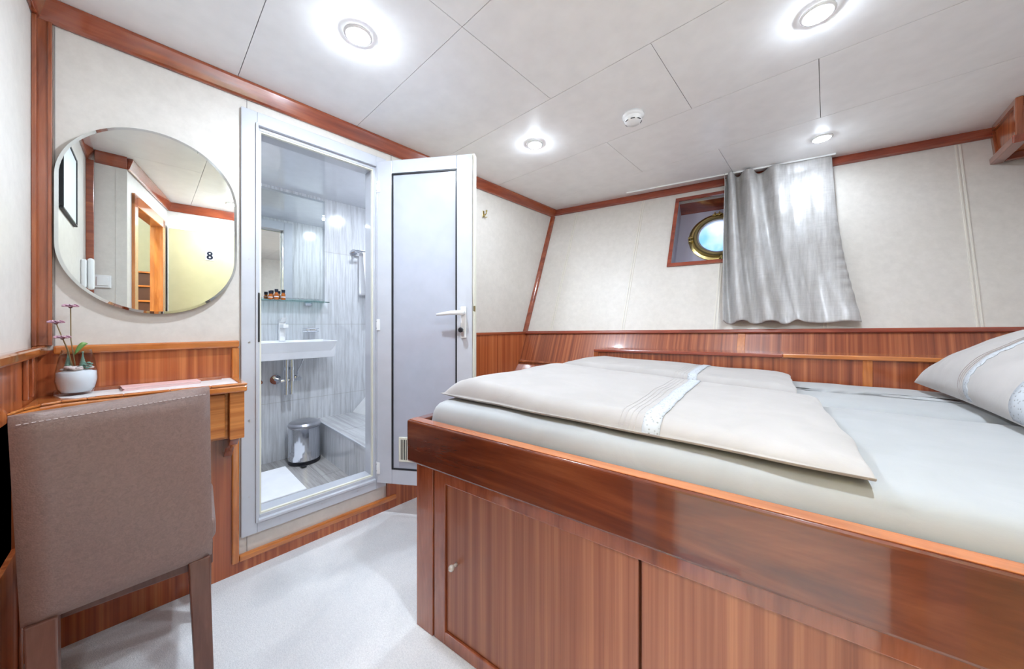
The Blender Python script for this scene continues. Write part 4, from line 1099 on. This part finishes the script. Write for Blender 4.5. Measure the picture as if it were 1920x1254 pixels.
# pillow
pw = thing('pillow', (.50, 1.68, .77), 'plump beige pillow with a white lace band leaning at the head of the bed', 'pillow')
# local frame: a along the low edge (from wall side to front), b up the lean
A0 = Vector((.250, 2.035, .800)); Av = Vector((.34, 1.26, .790)) - A0; Bv = Vector((.44, .10, .20))
Nn = Av.cross(Bv).normalized()
if Nn.z < 0: Nn = -Nn
bm = B(); nu = nv = 56; T = {}; Q = {}
def pil(u, v):
    cu, cv = 2*u-1, 2*v-1
    k = max(0, (1-abs(cu)**2.6))**.45*max(0, (1-abs(cv)**2.6))**.45
    sh_ = 1-.05*(1-cv*cv); sw_ = 1-.05*(1-cu*cu)
    return A0 + Av*(.5+.5*cu*sh_) + Bv*(.5+.5*cv*sw_), k
for i in range(nu+1):
    for j in range(nv+1):
        u = .5-.5*math.cos(PI*i/nu); v = .5-.5*math.cos(PI*j/nv)
        p_, k = pil(u, v)
        w_ = noise.noise(Vector((u*6, v*6, 3)))*.008*k + noise.noise(Vector((u*22, v*5, 9)))*.006*k*(1-v)*(1 if v < .5 else .5)
        T[i, j] = bm.verts.new(p_+Nn*(.125*k+w_)); Q[i, j] = T[i, j] if i in (0, nu) or j in (0, nv) else bm.verts.new(p_-Nn*(.045*k))
tvp = {k_: v_.co.copy() for k_, v_ in T.items()}
for i in range(nu):
    for j in range(nv):
        bm.faces.new((T[i, j], T[i+1, j], T[i+1, j+1], T[i, j+1])); bm.faces.new((Q[i, j], Q[i, j+1], Q[i+1, j+1], Q[i+1, j]))
link('pillowcase', bm, M['cotton'], pw, smooth=True)
def pstrip(ua, ub, mat, nm, lift, wavy=0):
    bm = B(); rows_ = []
    def at(u, j):
        f_ = math.acos(max(-1, min(1, 1-2*u)))/PI*nu; a = min(nu-1, int(f_)); return lerp(tvp[a, j], tvp[a+1, j], f_-a)
    for j in range(nv+1): w_ = wavy*math.sin(j*2.0); rows_.append([bm.verts.new(at(lerp(ua, ub+w_, q/4), j)+Nn*lift) for q in range(5)])
    for a, b_ in zip(rows_, rows_[1:]):
        for q in range(4): bm.faces.new((a[q], a[q+1], b_[q+1], b_[q]))
    s_ = link(nm, bm, mat, pw, smooth=True); md = s_.modifiers.new('s', 'SOLIDIFY'); md.thickness = .0012; return s_
pstrip(.50, .535, M['lace'], 'lace_band', .0015, .006)
for k in range(3): pstrip(.455+.013*k, .459+.013*k, M['greyband'], 'ribbon_line', .0012)
pstrip(.80, .92, M['lace'], 'lace_panel', .0015, .008)

# ------------------------------------------------------------------ light & world
def area(name, loc, size, power, colr, rot=(0, 0, 0)):
    l = bpy.data.lights.new(name, 'AREA'); l.shape = 'DISK'; l.size = size; l.energy = power; l.color = colr
    o = bpy.data.objects.new(name, l); C.objects.link(o); o.location = loc; o.rotation_euler = rot; return o
for lx, ly, lab in ((.9, -.5, 'added unseen fill light in the corridor by the stairs'), (-.05, -.75, 'added unseen fill light in the corridor outside the cabin door')):  # unseen lights added in the corridor to brighten the cabin through its doorway
    cl = thing('corridor_fill_light', (lx, ly, 2.6), lab, 'ceiling light')
    bm = B(); lathe(bm, [(0, -.002), (.12, -.002), (.12, -.02), (.08, -.04), (0, -.045)], (lx, ly, 2.6), n=32); link('fill_dome', bm, M['fillc'], cl)

w = bpy.data.worlds.new('world'); bpy.context.scene.world = w; w.use_nodes = True; nt = w.node_tree
bg = nt.nodes['Background']
tc = nt.nodes.new('ShaderNodeTexCoord'); n1 = nt.nodes.new('ShaderNodeTexNoise'); n1.inputs['Scale'].default_value = 5.5; n1.inputs['Detail'].default_value = 5
nt.links.new(tc.outputs['Generated'], n1.inputs['Vector'])
cr = ramp(nt, n1.outputs['Fac'], [(.44, (.18, .45, .95, 1)), (.6, (1, 1, 1, 1))])
nt.links.new(cr, bg.inputs['Color']); bg.inputs['Strength'].default_value = .8

sc = bpy.context.scene
sc.view_settings.view_transform = 'Standard'; sc.view_settings.look = 'None'; sc.view_settings.gamma = 1; sc.view_settings.use_curve_mapping = False
sc.view_settings.exposure = 1.2
